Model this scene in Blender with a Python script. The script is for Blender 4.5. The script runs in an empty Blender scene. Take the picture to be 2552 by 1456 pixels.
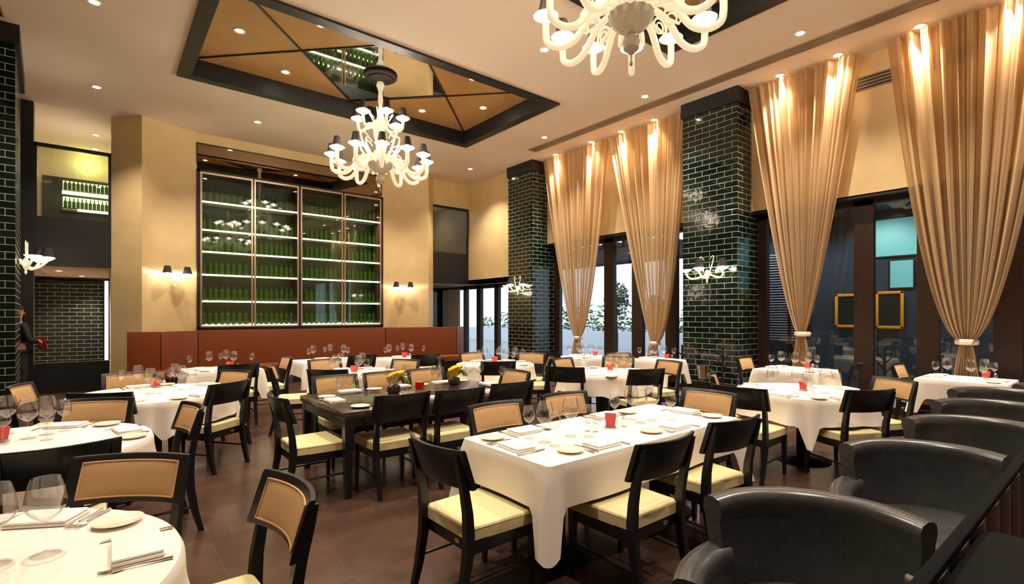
import bpy, bmesh, math, random
from math import sin, cos, pi, radians, sqrt, atan2, hypot
from mathutils import Vector, Matrix
random.seed(7)
SC = bpy.context.scene
COL = SC.collection

# ------------------------------------------------------------------ camera, world, exposure, sun
FPX, YAW, HORIZON, EYE = 1262.74, 0.680182, 784.95, 1.60
cam = bpy.data.cameras.new('camera')
cam.sensor_width = 36.0
cam.sensor_fit = 'HORIZONTAL'
cam.lens = 36.0 * FPX / 2552.0
cam.shift_y = (HORIZON - 728.0) / 2552.0
cam.clip_start = 0.05
cam.clip_end = 200
cam_ob = bpy.data.objects.new('camera', cam)
cam_ob.location = (0, 0, EYE)
cam_ob.rotation_euler = (pi / 2, 0, -YAW)
COL.objects.link(cam_ob)
SC.camera = cam_ob

SC.view_settings.view_transform = 'Standard'
SC.view_settings.look = 'None'
SC.view_settings.gamma = 1.0
SC.view_settings.use_curve_mapping = False
SC.view_settings.exposure = 1.15

world = bpy.data.worlds.new('daylight')
SC.world = world
world.use_nodes = True
wn = world.node_tree.nodes
wn['Background'].inputs[0].default_value = (0.72, 0.85, 1.0, 1)
wn['Background'].inputs[1].default_value = 0.85

SC.cycles.use_denoising = True
SC.cycles.max_bounces = 8
SC.cycles.diffuse_bounces = 4
SC.cycles.glossy_bounces = 4
SC.cycles.transmission_bounces = 6
SC.cycles.transparent_max_bounces = 16
SC.cycles.sample_clamp_indirect = 4.0
SC.cycles.caustics_reflective = False
SC.cycles.caustics_refractive = False

WARM = (1.0, 0.84, 0.66)
HC = 5.8            # ceiling height
LIGHTS = dict(spot=225.0, washer=290.0, coffer=60.0, bulb=32.0, sconce=20.0)

def lamp(name, kind, loc, power, color=WARM, radius=0.03, angle=None, blend=0.6, aim=None, parent=None):
    l = bpy.data.lights.new(name, kind)
    l.energy = power
    l.color = color
    if kind in ('POINT', 'SPOT'):
        l.shadow_soft_size = radius
    if kind == 'SPOT':
        l.spot_size = radians(angle)
        l.spot_blend = blend
    o = bpy.data.objects.new(name, l)
    o.location = loc
    if aim is not None:
        d = Vector(aim) - Vector(loc)
        o.rotation_euler = d.to_track_quat('-Z', 'Y').to_euler()
    if parent:
        o.parent = parent
    COL.objects.link(o)
    return o

# ------------------------------------------------------------------ helpers: tagging
def props(o, label=None, cat=None, group=None, kind=None):
    if label: o['label'] = label
    if cat: o['category'] = cat
    if group: o['group'] = group
    if kind: o['kind'] = kind
    return o

def thing(name, label, cat, loc=(0, 0, 0), rot=0.0, group=None, kind=None):
    o = bpy.data.objects.new(name, None)
    o.empty_display_size = 0.1
    o.location = loc
    o.rotation_euler = (0, 0, rot)
    COL.objects.link(o)
    return props(o, label, cat, group, kind)

KIDS = {}
def link(o, parent=None):
    COL.objects.link(o)
    if parent is not None:
        o.parent = parent
        KIDS.setdefault(parent.name, []).append(o)
    return o

def dup(root, label=None, loc=None, rot=None, group=None):
    def rec(o, par):
        c = o.copy()
        link(c, par)
        for ch in KIDS.get(o.name, []):
            rec(ch, c)
        return c
    r = rec(root, None)
    if label: r['label'] = label
    if group: r['group'] = group
    if loc is not None: r.location = loc
    if rot is not None: r.rotation_euler = (0, 0, rot)
    return r

# ------------------------------------------------------------------ helpers: meshes
class MB:
    def __init__(self):
        self.v = []; self.f = []; self.uv = []
    def add(self, verts, faces, uvs=None):
        n = len(self.v)
        self.v += [tuple(p) for p in verts]
        for i, f in enumerate(faces):
            self.f.append([n + k for k in f])
            self.uv.append(uvs[i] if uvs else None)
        return self
    def box(self, x0, x1, y0, y1, z0, z1, bev=0.0):
        if bev:
            bm = bmesh.new()
            bmesh.ops.create_cube(bm, size=1.0)
            for q in bm.verts:
                q.co = Vector(((x0 + x1) / 2 + q.co.x * (x1 - x0), (y0 + y1) / 2 + q.co.y * (y1 - y0), (z0 + z1) / 2 + q.co.z * (z1 - z0)))
            bmesh.ops.bevel(bm, geom=bm.edges[:], offset=bev, segments=2, profile=0.5, affect='EDGES')
            return self.frombm(bm)
        P = [(x0, y0, z0), (x1, y0, z0), (x1, y1, z0), (x0, y1, z0), (x0, y0, z1), (x1, y0, z1), (x1, y1, z1), (x0, y1, z1)]
        F = [(0, 3, 2, 1), (4, 5, 6, 7), (0, 1, 5, 4), (1, 2, 6, 5), (2, 3, 7, 6), (3, 0, 4, 7)]
        U = []
        for f in F:
            p = [P[k] for k in f]
            nrm = (Vector(p[1]) - Vector(p[0])).cross(Vector(p[2]) - Vector(p[0]))
            a = max(range(3), key=lambda k: abs(nrm[k]))
            if a == 0: U.append([(q[1], q[2]) for q in p])
            elif a == 1: U.append([(q[0], q[2]) for q in p])
            else: U.append([(q[0], q[1]) for q in p])
        return self.add(P, F, U)
    def frombm(self, bm):
        bm.verts.ensure_lookup_table()
        for i, q in enumerate(bm.verts): q.index = i
        self.add([q.co[:] for q in bm.verts], [[q.index for q in f.verts] for f in bm.faces])
        bm.free()
        return self
    def prism(self, pts, z0, z1, cap=True):
        n = len(pts)
        area = sum(pts[i][0] * pts[(i + 1) % n][1] - pts[(i + 1) % n][0] * pts[i][1] for i in range(n))
        if area < 0: pts = pts[::-1]
        V = [(x, y, z0) for x, y in pts] + [(x, y, z1) for x, y in pts]
        F = []; U = []
        s = [0.0]
        for i in range(n):
            a, b = pts[i], pts[(i + 1) % n]
            s.append(s[-1] + hypot(b[0] - a[0], b[1] - a[1]))
        for i in range(n):
            j = (i + 1) % n
            F.append((i, j, n + j, n + i))
            U.append([(s[i], z0), (s[i + 1], z0), (s[i + 1], z1), (s[i], z1)])
        if cap:
            F.append(tuple(range(n))[::-1]); U.append([pts[k] for k in range(n)][::-1])
            F.append(tuple(range(n, 2 * n))); U.append([pts[k] for k in range(n)])
        return self.add(V, F, U)
    def lathe(self, prof, n=24, c=(0, 0, 0), ridge=0, amp=0.0):
        V = []; F = []
        m = len(prof)
        for (r, z) in prof:
            for k in range(n):
                a = 2 * pi * k / n
                rr = r * (1 + amp * cos(ridge * a)) if ridge else r
                V.append((c[0] + rr * cos(a), c[1] + rr * sin(a), c[2] + z))
        for i in range(m - 1):
            for k in range(n):
                k2 = (k + 1) % n
                F.append((i * n + k, i * n + k2, (i + 1) * n + k2, (i + 1) * n + k))
        if prof[0][0] > 1e-6: F.append(tuple(range(n))[::-1])
        if prof[-1][0] > 1e-6: F.append(tuple((m - 1) * n + k for k in range(n)))
        return self.add(V, F)
    def shell(self, prof, n=24, c=(0, 0, 0)):          # open lathe, no caps
        V = []; F = []
        m = len(prof)
        for (r, z) in prof:
            for k in range(n):
                a = 2 * pi * k / n
                V.append((c[0] + r * cos(a), c[1] + r * sin(a), c[2] + z))
        for i in range(m - 1):
            for k in range(n):
                k2 = (k + 1) % n
                F.append((i * n + k, i * n + k2, (i + 1) * n + k2, (i + 1) * n + k))
        return self.add(V, F)
    def tube(self, pts, rad, n=8, cap=True, squash=None):
        pts = [Vector(p) for p in pts]
        m = len(pts)
        R = rad if isinstance(rad, (list, tuple)) else [rad] * m
        V = []; F = []
        up = Vector((0, 0, 1))
        prev = None
        for i, p in enumerate(pts):
            t = (pts[min(i + 1, m - 1)] - pts[max(i - 1, 0)])
            t = t.normalized() if t.length > 1e-9 else Vector((0, 0, 1))
            if prev is None:
                a = up.cross(t)
                if a.length < 1e-3: a = Vector((1, 0, 0))
                a.normalize()
            else:
                a = prev - t * prev.dot(t)
                a = a.normalized() if a.length > 1e-6 else prev
            prev = a
            b = t.cross(a)
            for k in range(n):
                w = 2 * pi * k / n
                V.append(p + (a * cos(w) + b * sin(w)) * R[i])
        for i in range(m - 1):
            for k in range(n):
                k2 = (k + 1) % n
                F.append((i * n + k, i * n + k2, (i + 1) * n + k2, (i + 1) * n + k))
        if cap:
            F.append(tuple(range(n))[::-1])
            F.append(tuple((m - 1) * n + k for k in range(n)))
        return self.add(V, F)
    def sweep(self, sections, closed=True, cap=True):
        n = len(sections[0]); m = len(sections)
        V = [p for s in sections for p in s]
        F = []
        for i in range(m - 1):
            for k in range(n if closed else n - 1):
                k2 = (k + 1) % n
                F.append((i * n + k, i * n + k2, (i + 1) * n + k2, (i + 1) * n + k))
        if cap:
            F.append(tuple(range(n))[::-1]); F.append(tuple((m - 1) * n + k for k in range(n)))
        return self.add(V, F)
    def grid(self, fn, nu, nv, closeu=False):
        V = []; F = []
        for j in range(nv + 1):
            for i in range(nu if closeu else nu + 1):
                V.append(fn(i / nu, j / nv))
        w = nu if closeu else nu + 1
        for j in range(nv):
            for i in range(nu):
                i2 = (i + 1) % w
                F.append((j * w + i, j * w + i2, (j + 1) * w + i2, (j + 1) * w + i))
        return self.add(V, F)
    def ball(self, c, r, n=12, sz=1.0):
        m = max(4, n // 2)
        prof = [(max(1e-7, r * sin(pi * i / m)), -r * cos(pi * i / m) * sz) for i in range(m + 1)]
        return self.lathe(prof, n, c)
    def xf(self, M, start=0):
        for i in range(start, len(self.v)):
            self.v[i] = tuple(M @ Vector(self.v[i]))
        return self
    def mesh(self, name, mat, smooth=True, angle=38):
        me = bpy.data.meshes.new(name)
        me.from_pydata(self.v, [], self.f)
        if any(u is not None for u in self.uv):
            lay = me.uv_layers.new(name='uv')
            k = 0
            for f, u in zip(self.f, self.uv):
                for i in range(len(f)):
                    lay.data[k].uv = u[i] if u else (0, 0)
                    k += 1
        me.validate()
        bm = bmesh.new(); bm.from_mesh(me)
        bmesh.ops.recalc_face_normals(bm, faces=bm.faces[:])
        bm.to_mesh(me); bm.free()
        if mat is not None: me.materials.append(mat)
        if smooth:
            me.shade_smooth()
            me.set_sharp_from_angle(angle=radians(angle))
        return me
    def build(self, name, mat, parent=None, smooth=True, angle=38, loc=None):
        o = bpy.data.objects.new(name, self.mesh(name, mat, smooth, angle))
        if loc is not None: o.location = loc
        return link(o, parent)

def struct(name, mb, mat, label, cat='structure', parent=None, smooth=False):
    o = mb.build(name, mat, parent, smooth=smooth)
    if parent is None: props(o, label, cat, kind='structure')
    return o

# ------------------------------------------------------------------ materials
def lin(c):
    return tuple(((x / 255.0) / 12.92 if x <= 10 else (((x / 255.0) + 0.055) / 1.055) ** 2.4) for x in c)

def nodes(name):
    m = bpy.data.materials.new(name)
    m.use_nodes = True
    nt = m.node_tree
    return m, nt, nt.nodes['Principled BSDF'], nt.nodes['Material Output']

def pbr(name, rgb, rough=0.5, metal=0.0, spec=0.5, bump=0.0, scale=20.0, vary=0.0, coat=0.0, sheen=0.0):
    m, nt, b, out = nodes(name)
    c = lin(rgb)
    b.inputs['Base Color'].default_value = (*c, 1)
    b.inputs['Roughness'].default_value = rough
    b.inputs['Metallic'].default_value = metal
    b.inputs['Specular IOR Level'].default_value = spec
    b.inputs['Coat Weight'].default_value = coat
    b.inputs['Sheen Weight'].default_value = sheen
    if bump or vary:
        tc = nt.nodes.new('ShaderNodeTexCoord')
        nz = nt.nodes.new('ShaderNodeTexNoise')
        nz.inputs['Scale'].default_value = scale
        nz.inputs['Detail'].default_value = 5
        nt.links.new(tc.outputs['Object'], nz.inputs['Vector'])
        if vary:
            r = nt.nodes.new('ShaderNodeValToRGB')
            r.color_ramp.elements[0].position = 0.3
            r.color_ramp.elements[1].position = 0.7
            r.color_ramp.elements[0].color = (*[x * (1 - vary) for x in c], 1)
            r.color_ramp.elements[1].color = (*[min(1, x * (1 + vary)) for x in c], 1)
            nt.links.new(nz.outputs['Fac'], r.inputs['Fac'])
            nt.links.new(r.outputs['Color'], b.inputs['Base Color'])
        if bump:
            bp = nt.nodes.new('ShaderNodeBump')
            bp.inputs['Strength'].default_value = bump
            bp.inputs['Distance'].default_value = 0.01
            nt.links.new(nz.outputs['Fac'], bp.inputs['Height'])
            nt.links.new(bp.outputs['Normal'], b.inputs['Normal'])
    return m

def emit(name, rgb, strength):
    m, nt, b, out = nodes(name)
    b.inputs['Base Color'].default_value = (*rgb, 1)
    b.inputs['Emission Color'].default_value = (*rgb, 1)
    b.inputs['Emission Strength'].default_value = strength
    return m

def thin_glass(name, tint=(0.96, 0.98, 0.97), base=0.035, rim=0.55, power=4.0, edge=0.0):
    m, nt, b, out = nodes(name)
    nt.nodes.remove(b)
    tr = nt.nodes.new('ShaderNodeBsdfTransparent')
    tr.inputs[0].default_value = (*tint, 1)
    gl = nt.nodes.new('ShaderNodeBsdfGlossy')
    gl.inputs['Roughness'].default_value = 0.02
    lw = nt.nodes.new('ShaderNodeLayerWeight')
    lw.inputs[0].default_value = 0.5
    pw = nt.nodes.new('ShaderNodeMath'); pw.operation = 'POWER'; pw.inputs[1].default_value = power
    nt.links.new(lw.outputs['Facing'], pw.inputs[0])
    mu = nt.nodes.new('ShaderNodeMath'); mu.operation = 'MULTIPLY_ADD'
    mu.inputs[1].default_value = rim; mu.inputs[2].default_value = base
    nt.links.new(pw.outputs[0], mu.inputs[0])
    mx = nt.nodes.new('ShaderNodeMixShader')
    nt.links.new(mu.outputs[0], mx.inputs[0])
    nt.links.new(tr.outputs[0], mx.inputs[1])
    nt.links.new(gl.outputs[0], mx.inputs[2])
    if edge:
        rp = nt.nodes.new('ShaderNodeValToRGB')
        rp.color_ramp.elements[0].position = 0.42
        rp.color_ramp.elements[0].color = (*tint, 1)
        rp.color_ramp.elements[1].position = 1.0
        rp.color_ramp.elements[1].color = (1 - edge, 1 - edge, 1 - edge, 1)
        nt.links.new(lw.outputs['Facing'], rp.inputs[0])
        nt.links.new(rp.outputs[0], tr.inputs[0])
    nt.links.new(mx.outputs[0], out.inputs[0])
    return m

def brick(name):
    m, nt, b, out = nodes(name)
    uv = nt.nodes.new('ShaderNodeUVMap'); uv.uv_map = 'uv'
    bt = nt.nodes.new('ShaderNodeTexBrick')
    bt.inputs['Scale'].default_value = 1.0
    bt.inputs['Brick Width'].default_value = 0.30
    bt.inputs['Row Height'].default_value = 0.1045
    bt.inputs['Mortar Size'].default_value = 0.0042
    bt.inputs['Mortar Smooth'].default_value = 0.1
    bt.inputs['Bias'].default_value = -0.2
    bt.inputs['Color1'].default_value = (0.0025, 0.0085, 0.0055, 1)
    bt.inputs['Color2'].default_value = (0.006, 0.018, 0.011, 1)
    bt.inputs['Mortar'].default_value = (0.46, 0.46, 0.40, 1)
    nt.links.new(uv.outputs[0], bt.inputs['Vector'])
    nt.links.new(bt.outputs['Color'], b.inputs['Base Color'])
    mr = nt.nodes.new('ShaderNodeMapRange')
    mr.inputs['To Min'].default_value = 0.09
    mr.inputs['To Max'].default_value = 0.8
    nt.links.new(bt.outputs['Fac'], mr.inputs['Value'])
    nt.links.new(mr.outputs[0], b.inputs['Roughness'])
    nz = nt.nodes.new('ShaderNodeTexNoise'); nz.inputs['Scale'].default_value = 7.0
    nt.links.new(uv.outputs[0], nz.inputs['Vector'])
    ad = nt.nodes.new('ShaderNodeMath'); ad.operation = 'MULTIPLY_ADD'
    ad.inputs[1].default_value = -1.0
    nt.links.new(bt.outputs['Fac'], ad.inputs[0])
    sc = nt.nodes.new('ShaderNodeMath'); sc.operation = 'MULTIPLY'; sc.inputs[1].default_value = 0.9
    nt.links.new(nz.outputs['Fac'], sc.inputs[0])
    nt.links.new(sc.outputs[0], ad.inputs[2])
    bp = nt.nodes.new('ShaderNodeBump'); bp.inputs['Strength'].default_value = 0.35; bp.inputs['Distance'].default_value = 0.01
    nt.links.new(ad.outputs[0], bp.inputs['Height'])
    nt.links.new(bp.outputs[0], b.inputs['Normal'])
    return m

def floor_mat():
    m, nt, b, out = nodes('floor_tiles')
    tc = nt.nodes.new('ShaderNodeTexCoord')
    bt = nt.nodes.new('ShaderNodeTexBrick')
    bt.offset = 0.0
    bt.inputs['Scale'].default_value = 1.0
    bt.inputs['Brick Width'].default_value = 0.6
    bt.inputs['Row Height'].default_value = 0.6
    bt.inputs['Mortar Size'].default_value = 0.003
    bt.inputs['Color1'].default_value = (*lin((72, 53, 45)), 1)
    bt.inputs['Color2'].default_value = (*lin((88, 66, 55)), 1)
    bt.inputs['Mortar'].default_value = (*lin((96, 72, 58)), 1)
    nt.links.new(tc.outputs['Object'], bt.inputs['Vector'])
    nz = nt.nodes.new('ShaderNodeTexNoise'); nz.inputs['Scale'].default_value = 3.0; nz.inputs['Detail'].default_value = 8
    nz.inputs['Roughness'].default_value = 0.65
    nt.links.new(tc.outputs['Object'], nz.inputs['Vector'])
    mx = nt.nodes.new('ShaderNodeMix'); mx.data_type = 'RGBA'; mx.blend_type = 'MULTIPLY'
    mx.inputs[0].default_value = 0.75
    rp = nt.nodes.new('ShaderNodeValToRGB')
    rp.color_ramp.elements[0].position = 0.32; rp.color_ramp.elements[0].color = (0.66, 0.64, 0.64, 1)
    rp.color_ramp.elements[1].position = 0.72; rp.color_ramp.elements[1].color = (1.15, 1.08, 1.02, 1)
    nt.links.new(nz.outputs['Fac'], rp.inputs[0])
    nt.links.new(bt.outputs['Color'], mx.inputs[6]); nt.links.new(rp.outputs[0], mx.inputs[7])
    nt.links.new(mx.outputs[2], b.inputs['Base Color'])
    r2 = nt.nodes.new('ShaderNodeMapRange')
    r2.inputs['To Min'].default_value = 0.16; r2.inputs['To Max'].default_value = 0.34
    nt.links.new(nz.outputs['Fac'], r2.inputs['Value'])
    nt.links.new(r2.outputs[0], b.inputs['Roughness'])
    b.inputs['Specular IOR Level'].default_value = 0.5
    return m

def sheer(name, rgb, clear=0.16):
    m, nt, b, out = nodes(name)
    nt.nodes.remove(b)
    c = (*lin(rgb), 1)
    d = nt.nodes.new('ShaderNodeBsdfDiffuse'); d.inputs[0].default_value = c
    t = nt.nodes.new('ShaderNodeBsdfTranslucent'); t.inputs[0].default_value = c
    m1 = nt.nodes.new('ShaderNodeMixShader'); m1.inputs[0].default_value = 0.38
    nt.links.new(d.outputs[0], m1.inputs[1]); nt.links.new(t.outputs[0], m1.inputs[2])
    tr = nt.nodes.new('ShaderNodeBsdfTransparent')
    lw = nt.nodes.new('ShaderNodeLayerWeight'); lw.inputs[0].default_value = 0.5
    mr = nt.nodes.new('ShaderNodeMapRange')
    mr.inputs['To Min'].default_value = clear * 1.7; mr.inputs['To Max'].default_value = 0.0
    nt.links.new(lw.outputs['Facing'], mr.inputs['Value'])
    m2 = nt.nodes.new('ShaderNodeMixShader')
    nt.links.new(mr.outputs[0], m2.inputs[0])
    nt.links.new(m1.outputs[0], m2.inputs[1]); nt.links.new(tr.outputs[0], m2.inputs[2])
    nt.links.new(m2.outputs[0], out.inputs[0])
    return m

def opal(name, clear=0.0):
    m, nt, b, out = nodes(name)
    nt.nodes.remove(b)
    c = (0.93, 0.86, 0.72, 1)
    d = nt.nodes.new('ShaderNodeBsdfDiffuse'); d.inputs[0].default_value = c
    t = nt.nodes.new('ShaderNodeBsdfTranslucent'); t.inputs[0].default_value = c
    g = nt.nodes.new('ShaderNodeBsdfGlossy'); g.inputs['Roughness'].default_value = 0.08
    m1 = nt.nodes.new('ShaderNodeMixShader'); m1.inputs[0].default_value = 0.55
    nt.links.new(d.outputs[0], m1.inputs[1]); nt.links.new(t.outputs[0], m1.inputs[2])
    fr = nt.nodes.new('ShaderNodeFresnel')
    m2 = nt.nodes.new('ShaderNodeMixShader')
    nt.links.new(fr.outputs[0], m2.inputs[0]); nt.links.new(m1.outputs[0], m2.inputs[1]); nt.links.new(g.outputs[0], m2.inputs[2])
    last = m2
    if clear:
        tr = nt.nodes.new('ShaderNodeBsdfTransparent')
        last = nt.nodes.new('ShaderNodeMixShader'); last.inputs[0].default_value = clear
        nt.links.new(m2.outputs[0], last.inputs[1]); nt.links.new(tr.outputs[0], last.inputs[2])
    nt.links.new(last.outputs[0], out.inputs[0])
    return m

def leather(name, rgb):
    m, nt, b, out = nodes(name)
    c = lin(rgb)
    tc = nt.nodes.new('ShaderNodeTexCoord')
    vo = nt.nodes.new('ShaderNodeTexVoronoi'); vo.feature = 'DISTANCE_TO_EDGE'; vo.inputs['Scale'].default_value = 13
    nz = nt.nodes.new('ShaderNodeTexNoise'); nz.inputs['Scale'].default_value = 4; nz.inputs['Detail'].default_value = 9; nz.inputs['Roughness'].default_value = 0.7
    nt.links.new(tc.outputs['Object'], nz.inputs['Vector'])
    ad = nt.nodes.new('ShaderNodeMix'); ad.data_type = 'RGBA'; ad.inputs[0].default_value = 0.25
    nt.links.new(tc.outputs['Object'], ad.inputs[6]); nt.links.new(nz.outputs['Color'], ad.inputs[7])
    nt.links.new(ad.outputs[2], vo.inputs['Vector'])
    rp = nt.nodes.new('ShaderNodeValToRGB')
    rp.color_ramp.elements[0].position = 0.0; rp.color_ramp.elements[0].color = (*[min(1, x * 2.0) for x in c], 1)
    rp.color_ramp.elements[1].position = 0.035; rp.color_ramp.elements[1].color = (*c, 1)
    nt.links.new(vo.outputs['Distance'], rp.inputs[0])
    r2 = nt.nodes.new('ShaderNodeValToRGB')
    r2.color_ramp.elements[0].position = 0.42; r2.color_ramp.elements[0].color = (*c, 1)
    r2.color_ramp.elements[1].position = 0.75; r2.color_ramp.elements[1].color = (*[min(1, x * 2.2) for x in c], 1)
    nt.links.new(nz.outputs['Fac'], r2.inputs[0])
    mx = nt.nodes.new('ShaderNodeMix'); mx.data_type = 'RGBA'; mx.inputs[0].default_value = 0.5
    nt.links.new(rp.outputs[0], mx.inputs[6]); nt.links.new(r2.outputs[0], mx.inputs[7])
    nt.links.new(mx.outputs[2], b.inputs['Base Color'])
    b.inputs['Roughness'].default_value = 0.27
    b.inputs['Coat Weight'].default_value = 0.25
    b.inputs['Coat Roughness'].default_value = 0.2
    bp = nt.nodes.new('ShaderNodeBump'); bp.inputs['Strength'].default_value = 0.12; bp.inputs['Distance'].default_value = 0.01
    nt.links.new(nz.outputs['Fac'], bp.inputs['Height']); nt.links.new(bp.outputs[0], b.inputs['Normal'])
    return m

def lit(base, rgb, k):
    b = base; out = [n for n in b.node_tree.nodes if n.type == 'OUTPUT_MATERIAL'][0]
    nt = b.node_tree; src = out.inputs[0].links[0].from_socket
    e = nt.nodes.new('ShaderNodeEmission'); e.inputs[0].default_value = (*rgb, 1); e.inputs[1].default_value = k
    a = nt.nodes.new('ShaderNodeAddShader'); nt.links.new(src, a.inputs[0]); nt.links.new(e.outputs[0], a.inputs[1]); nt.links.new(a.outputs[0], out.inputs[0])
    return b

M = dict(
    glow=lit(opal('lit_lamp_glass'), (1.0, 0.84, 0.58), 0.16),  # emission added for bulb light scattering inside arms, stem and scrolls
    cup=lit(opal('lit_lamp_cup', 0.4), (1.0, 0.86, 0.62), 1.6),  # emission added for bulb light passing through the cup
    ceiling=pbr('painted_ceiling', (226, 208, 188), 0.8),
    beige=pbr('beige_plaster', (216, 190, 140), 0.42, vary=0.07, scale=2.5),
    dark=pbr('black_paint', (11, 11, 12), 0.5),
    darkframe=pbr('dark_metal', (26, 22, 20), 0.35),
    brown=pbr('brown_timber', (52, 32, 22), 0.4, vary=0.2, scale=6),
    brick=brick('green_glazed_brick'),
    floor=floor_mat(),
    gold=pbr('gold_leaf_panel', (176, 132, 78), 0.38, vary=0.08, scale=3),
    mirror=pbr('mirror', (225, 225, 220), 0.02, metal=1.0),
    chrome=pbr('polished_metal', (210, 200, 190), 0.12, metal=1.0),
    steel=pbr('silver_cutlery', (215, 212, 205), 0.18, metal=1.0),
    rust=pbr('rust_leather', (122, 60, 26), 0.36, bump=0.05, scale=60, vary=0.15),
    ebony=pbr('ebonised_wood', (12, 14, 20), 0.38, coat=0.1),
    cream=pbr('cream_leather', (222, 208, 158), 0.4, bump=0.04, scale=80),
    tan=pbr('tan_fabric', (186, 150, 106), 0.85, bump=0.2, scale=300, vary=0.12),
    piping=pbr('tan_piping', (200, 158, 110), 0.7),
    cloth=pbr('white_linen', (240, 232, 222), 0.8, bump=0.05, scale=25),
    linen=pbr('napkin_linen', (244, 238, 230), 0.8, bump=0.08, scale=120),
    china=pbr('white_china', (240, 234, 216), 0.15, coat=0.4),
    red=pbr('red_votive', (196, 22, 22), 0.2, coat=0.5),
    leather=leather('black_leather', (60, 60, 61)),
    channel=pbr('dark_channel_fabric', (74, 60, 48), 0.7, vary=0.15, scale=8),
    black_fabric=pbr('black_fabric', (17, 17, 19), 0.95, spec=0.2),
    shade=pbr('black_silk_shade', (30, 17, 14), 0.6),
    opal=opal('milk_glass'),
    bottle=pbr('green_bottle_glass', (20, 42, 14), 0.12, coat=0.3),
    foil=pbr('bottle_foil', (30, 34, 24), 0.4),
    shelf=pbr('glass_shelf', (190, 200, 170), 0.2),
    clear=thin_glass('wine_glass', (0.965, 0.965, 0.96), 0.13, 0.6, 2.6, edge=0.55),
    clearfoot=thin_glass('wine_glass_foot', (0.975, 0.975, 0.97), 0.05, 0.22, 5.0, edge=0.22),
    pane=thin_glass('window_glass', (0.93, 0.95, 0.95), 0.05, 0.7, 5.0),
    sheer=sheer('sheer_beige', (224, 196, 156)),
    tie=pbr('white_tieback', (236, 226, 212), 0.7),
    bulb=emit('lit_bulb', (1.0, 0.84, 0.6), 14.0),
    lens=emit('downlight_lens', (1.0, 0.86, 0.66), 22.0),
    strip=emit('shelf_light', (0.95, 1.0, 0.50), 3.0),
    skin=pbr('skin', (196, 142, 108), 0.5),
    hair=pbr('dark_hair', (30, 22, 18), 0.6),
    suit=pbr('black_suit', (16, 16, 18), 0.7),
    yellow=pbr('yellow_petal', (250, 205, 26), 0.5, vary=0.12, scale=30),
    green=pbr('green_leaf', (112, 138, 56), 0.5, vary=0.25, scale=20),
    darkgreen=pbr('dark_leaf', (46, 66, 34), 0.5, vary=0.3, scale=6),
    vent=pbr('vent_slats', (150, 126, 102), 0.5),
    pot=pbr('dark_pot', (36, 30, 26), 0.3),
)
# ------------------------------------------------------------------ the shell of the room
b = MB(); b.box(-6, 10.0, -4, 20, -0.1, 0.0); struct('floor', b, M['floor'], 'dark brown glossy tiled floor', 'floor')

# ceiling with two rectangular openings for the coffers (X 1.01..7.06)
COF = [(1.01, 7.06, 7.22, 10.55), (1.01, 7.06, 1.40, 4.74)]
cx0, cx1 = COF[0][0], COF[0][1]
b = MB()
b.box(-6, cx0, -4, 13.7, HC, HC + 0.12)
b.box(cx1, 10.0, -4, 13.7, HC, HC + 0.12)
b.box(cx0, cx1, -4, COF[1][2], HC, HC + 0.12)
b.box(cx0, cx1, COF[1][3], COF[0][2], HC, HC + 0.12)
b.box(cx0, cx1, COF[0][3], 13.7, HC, HC + 0.12)
struct('ceiling', b, M['ceiling'], 'pale painted restaurant ceiling', 'ceiling')

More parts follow.
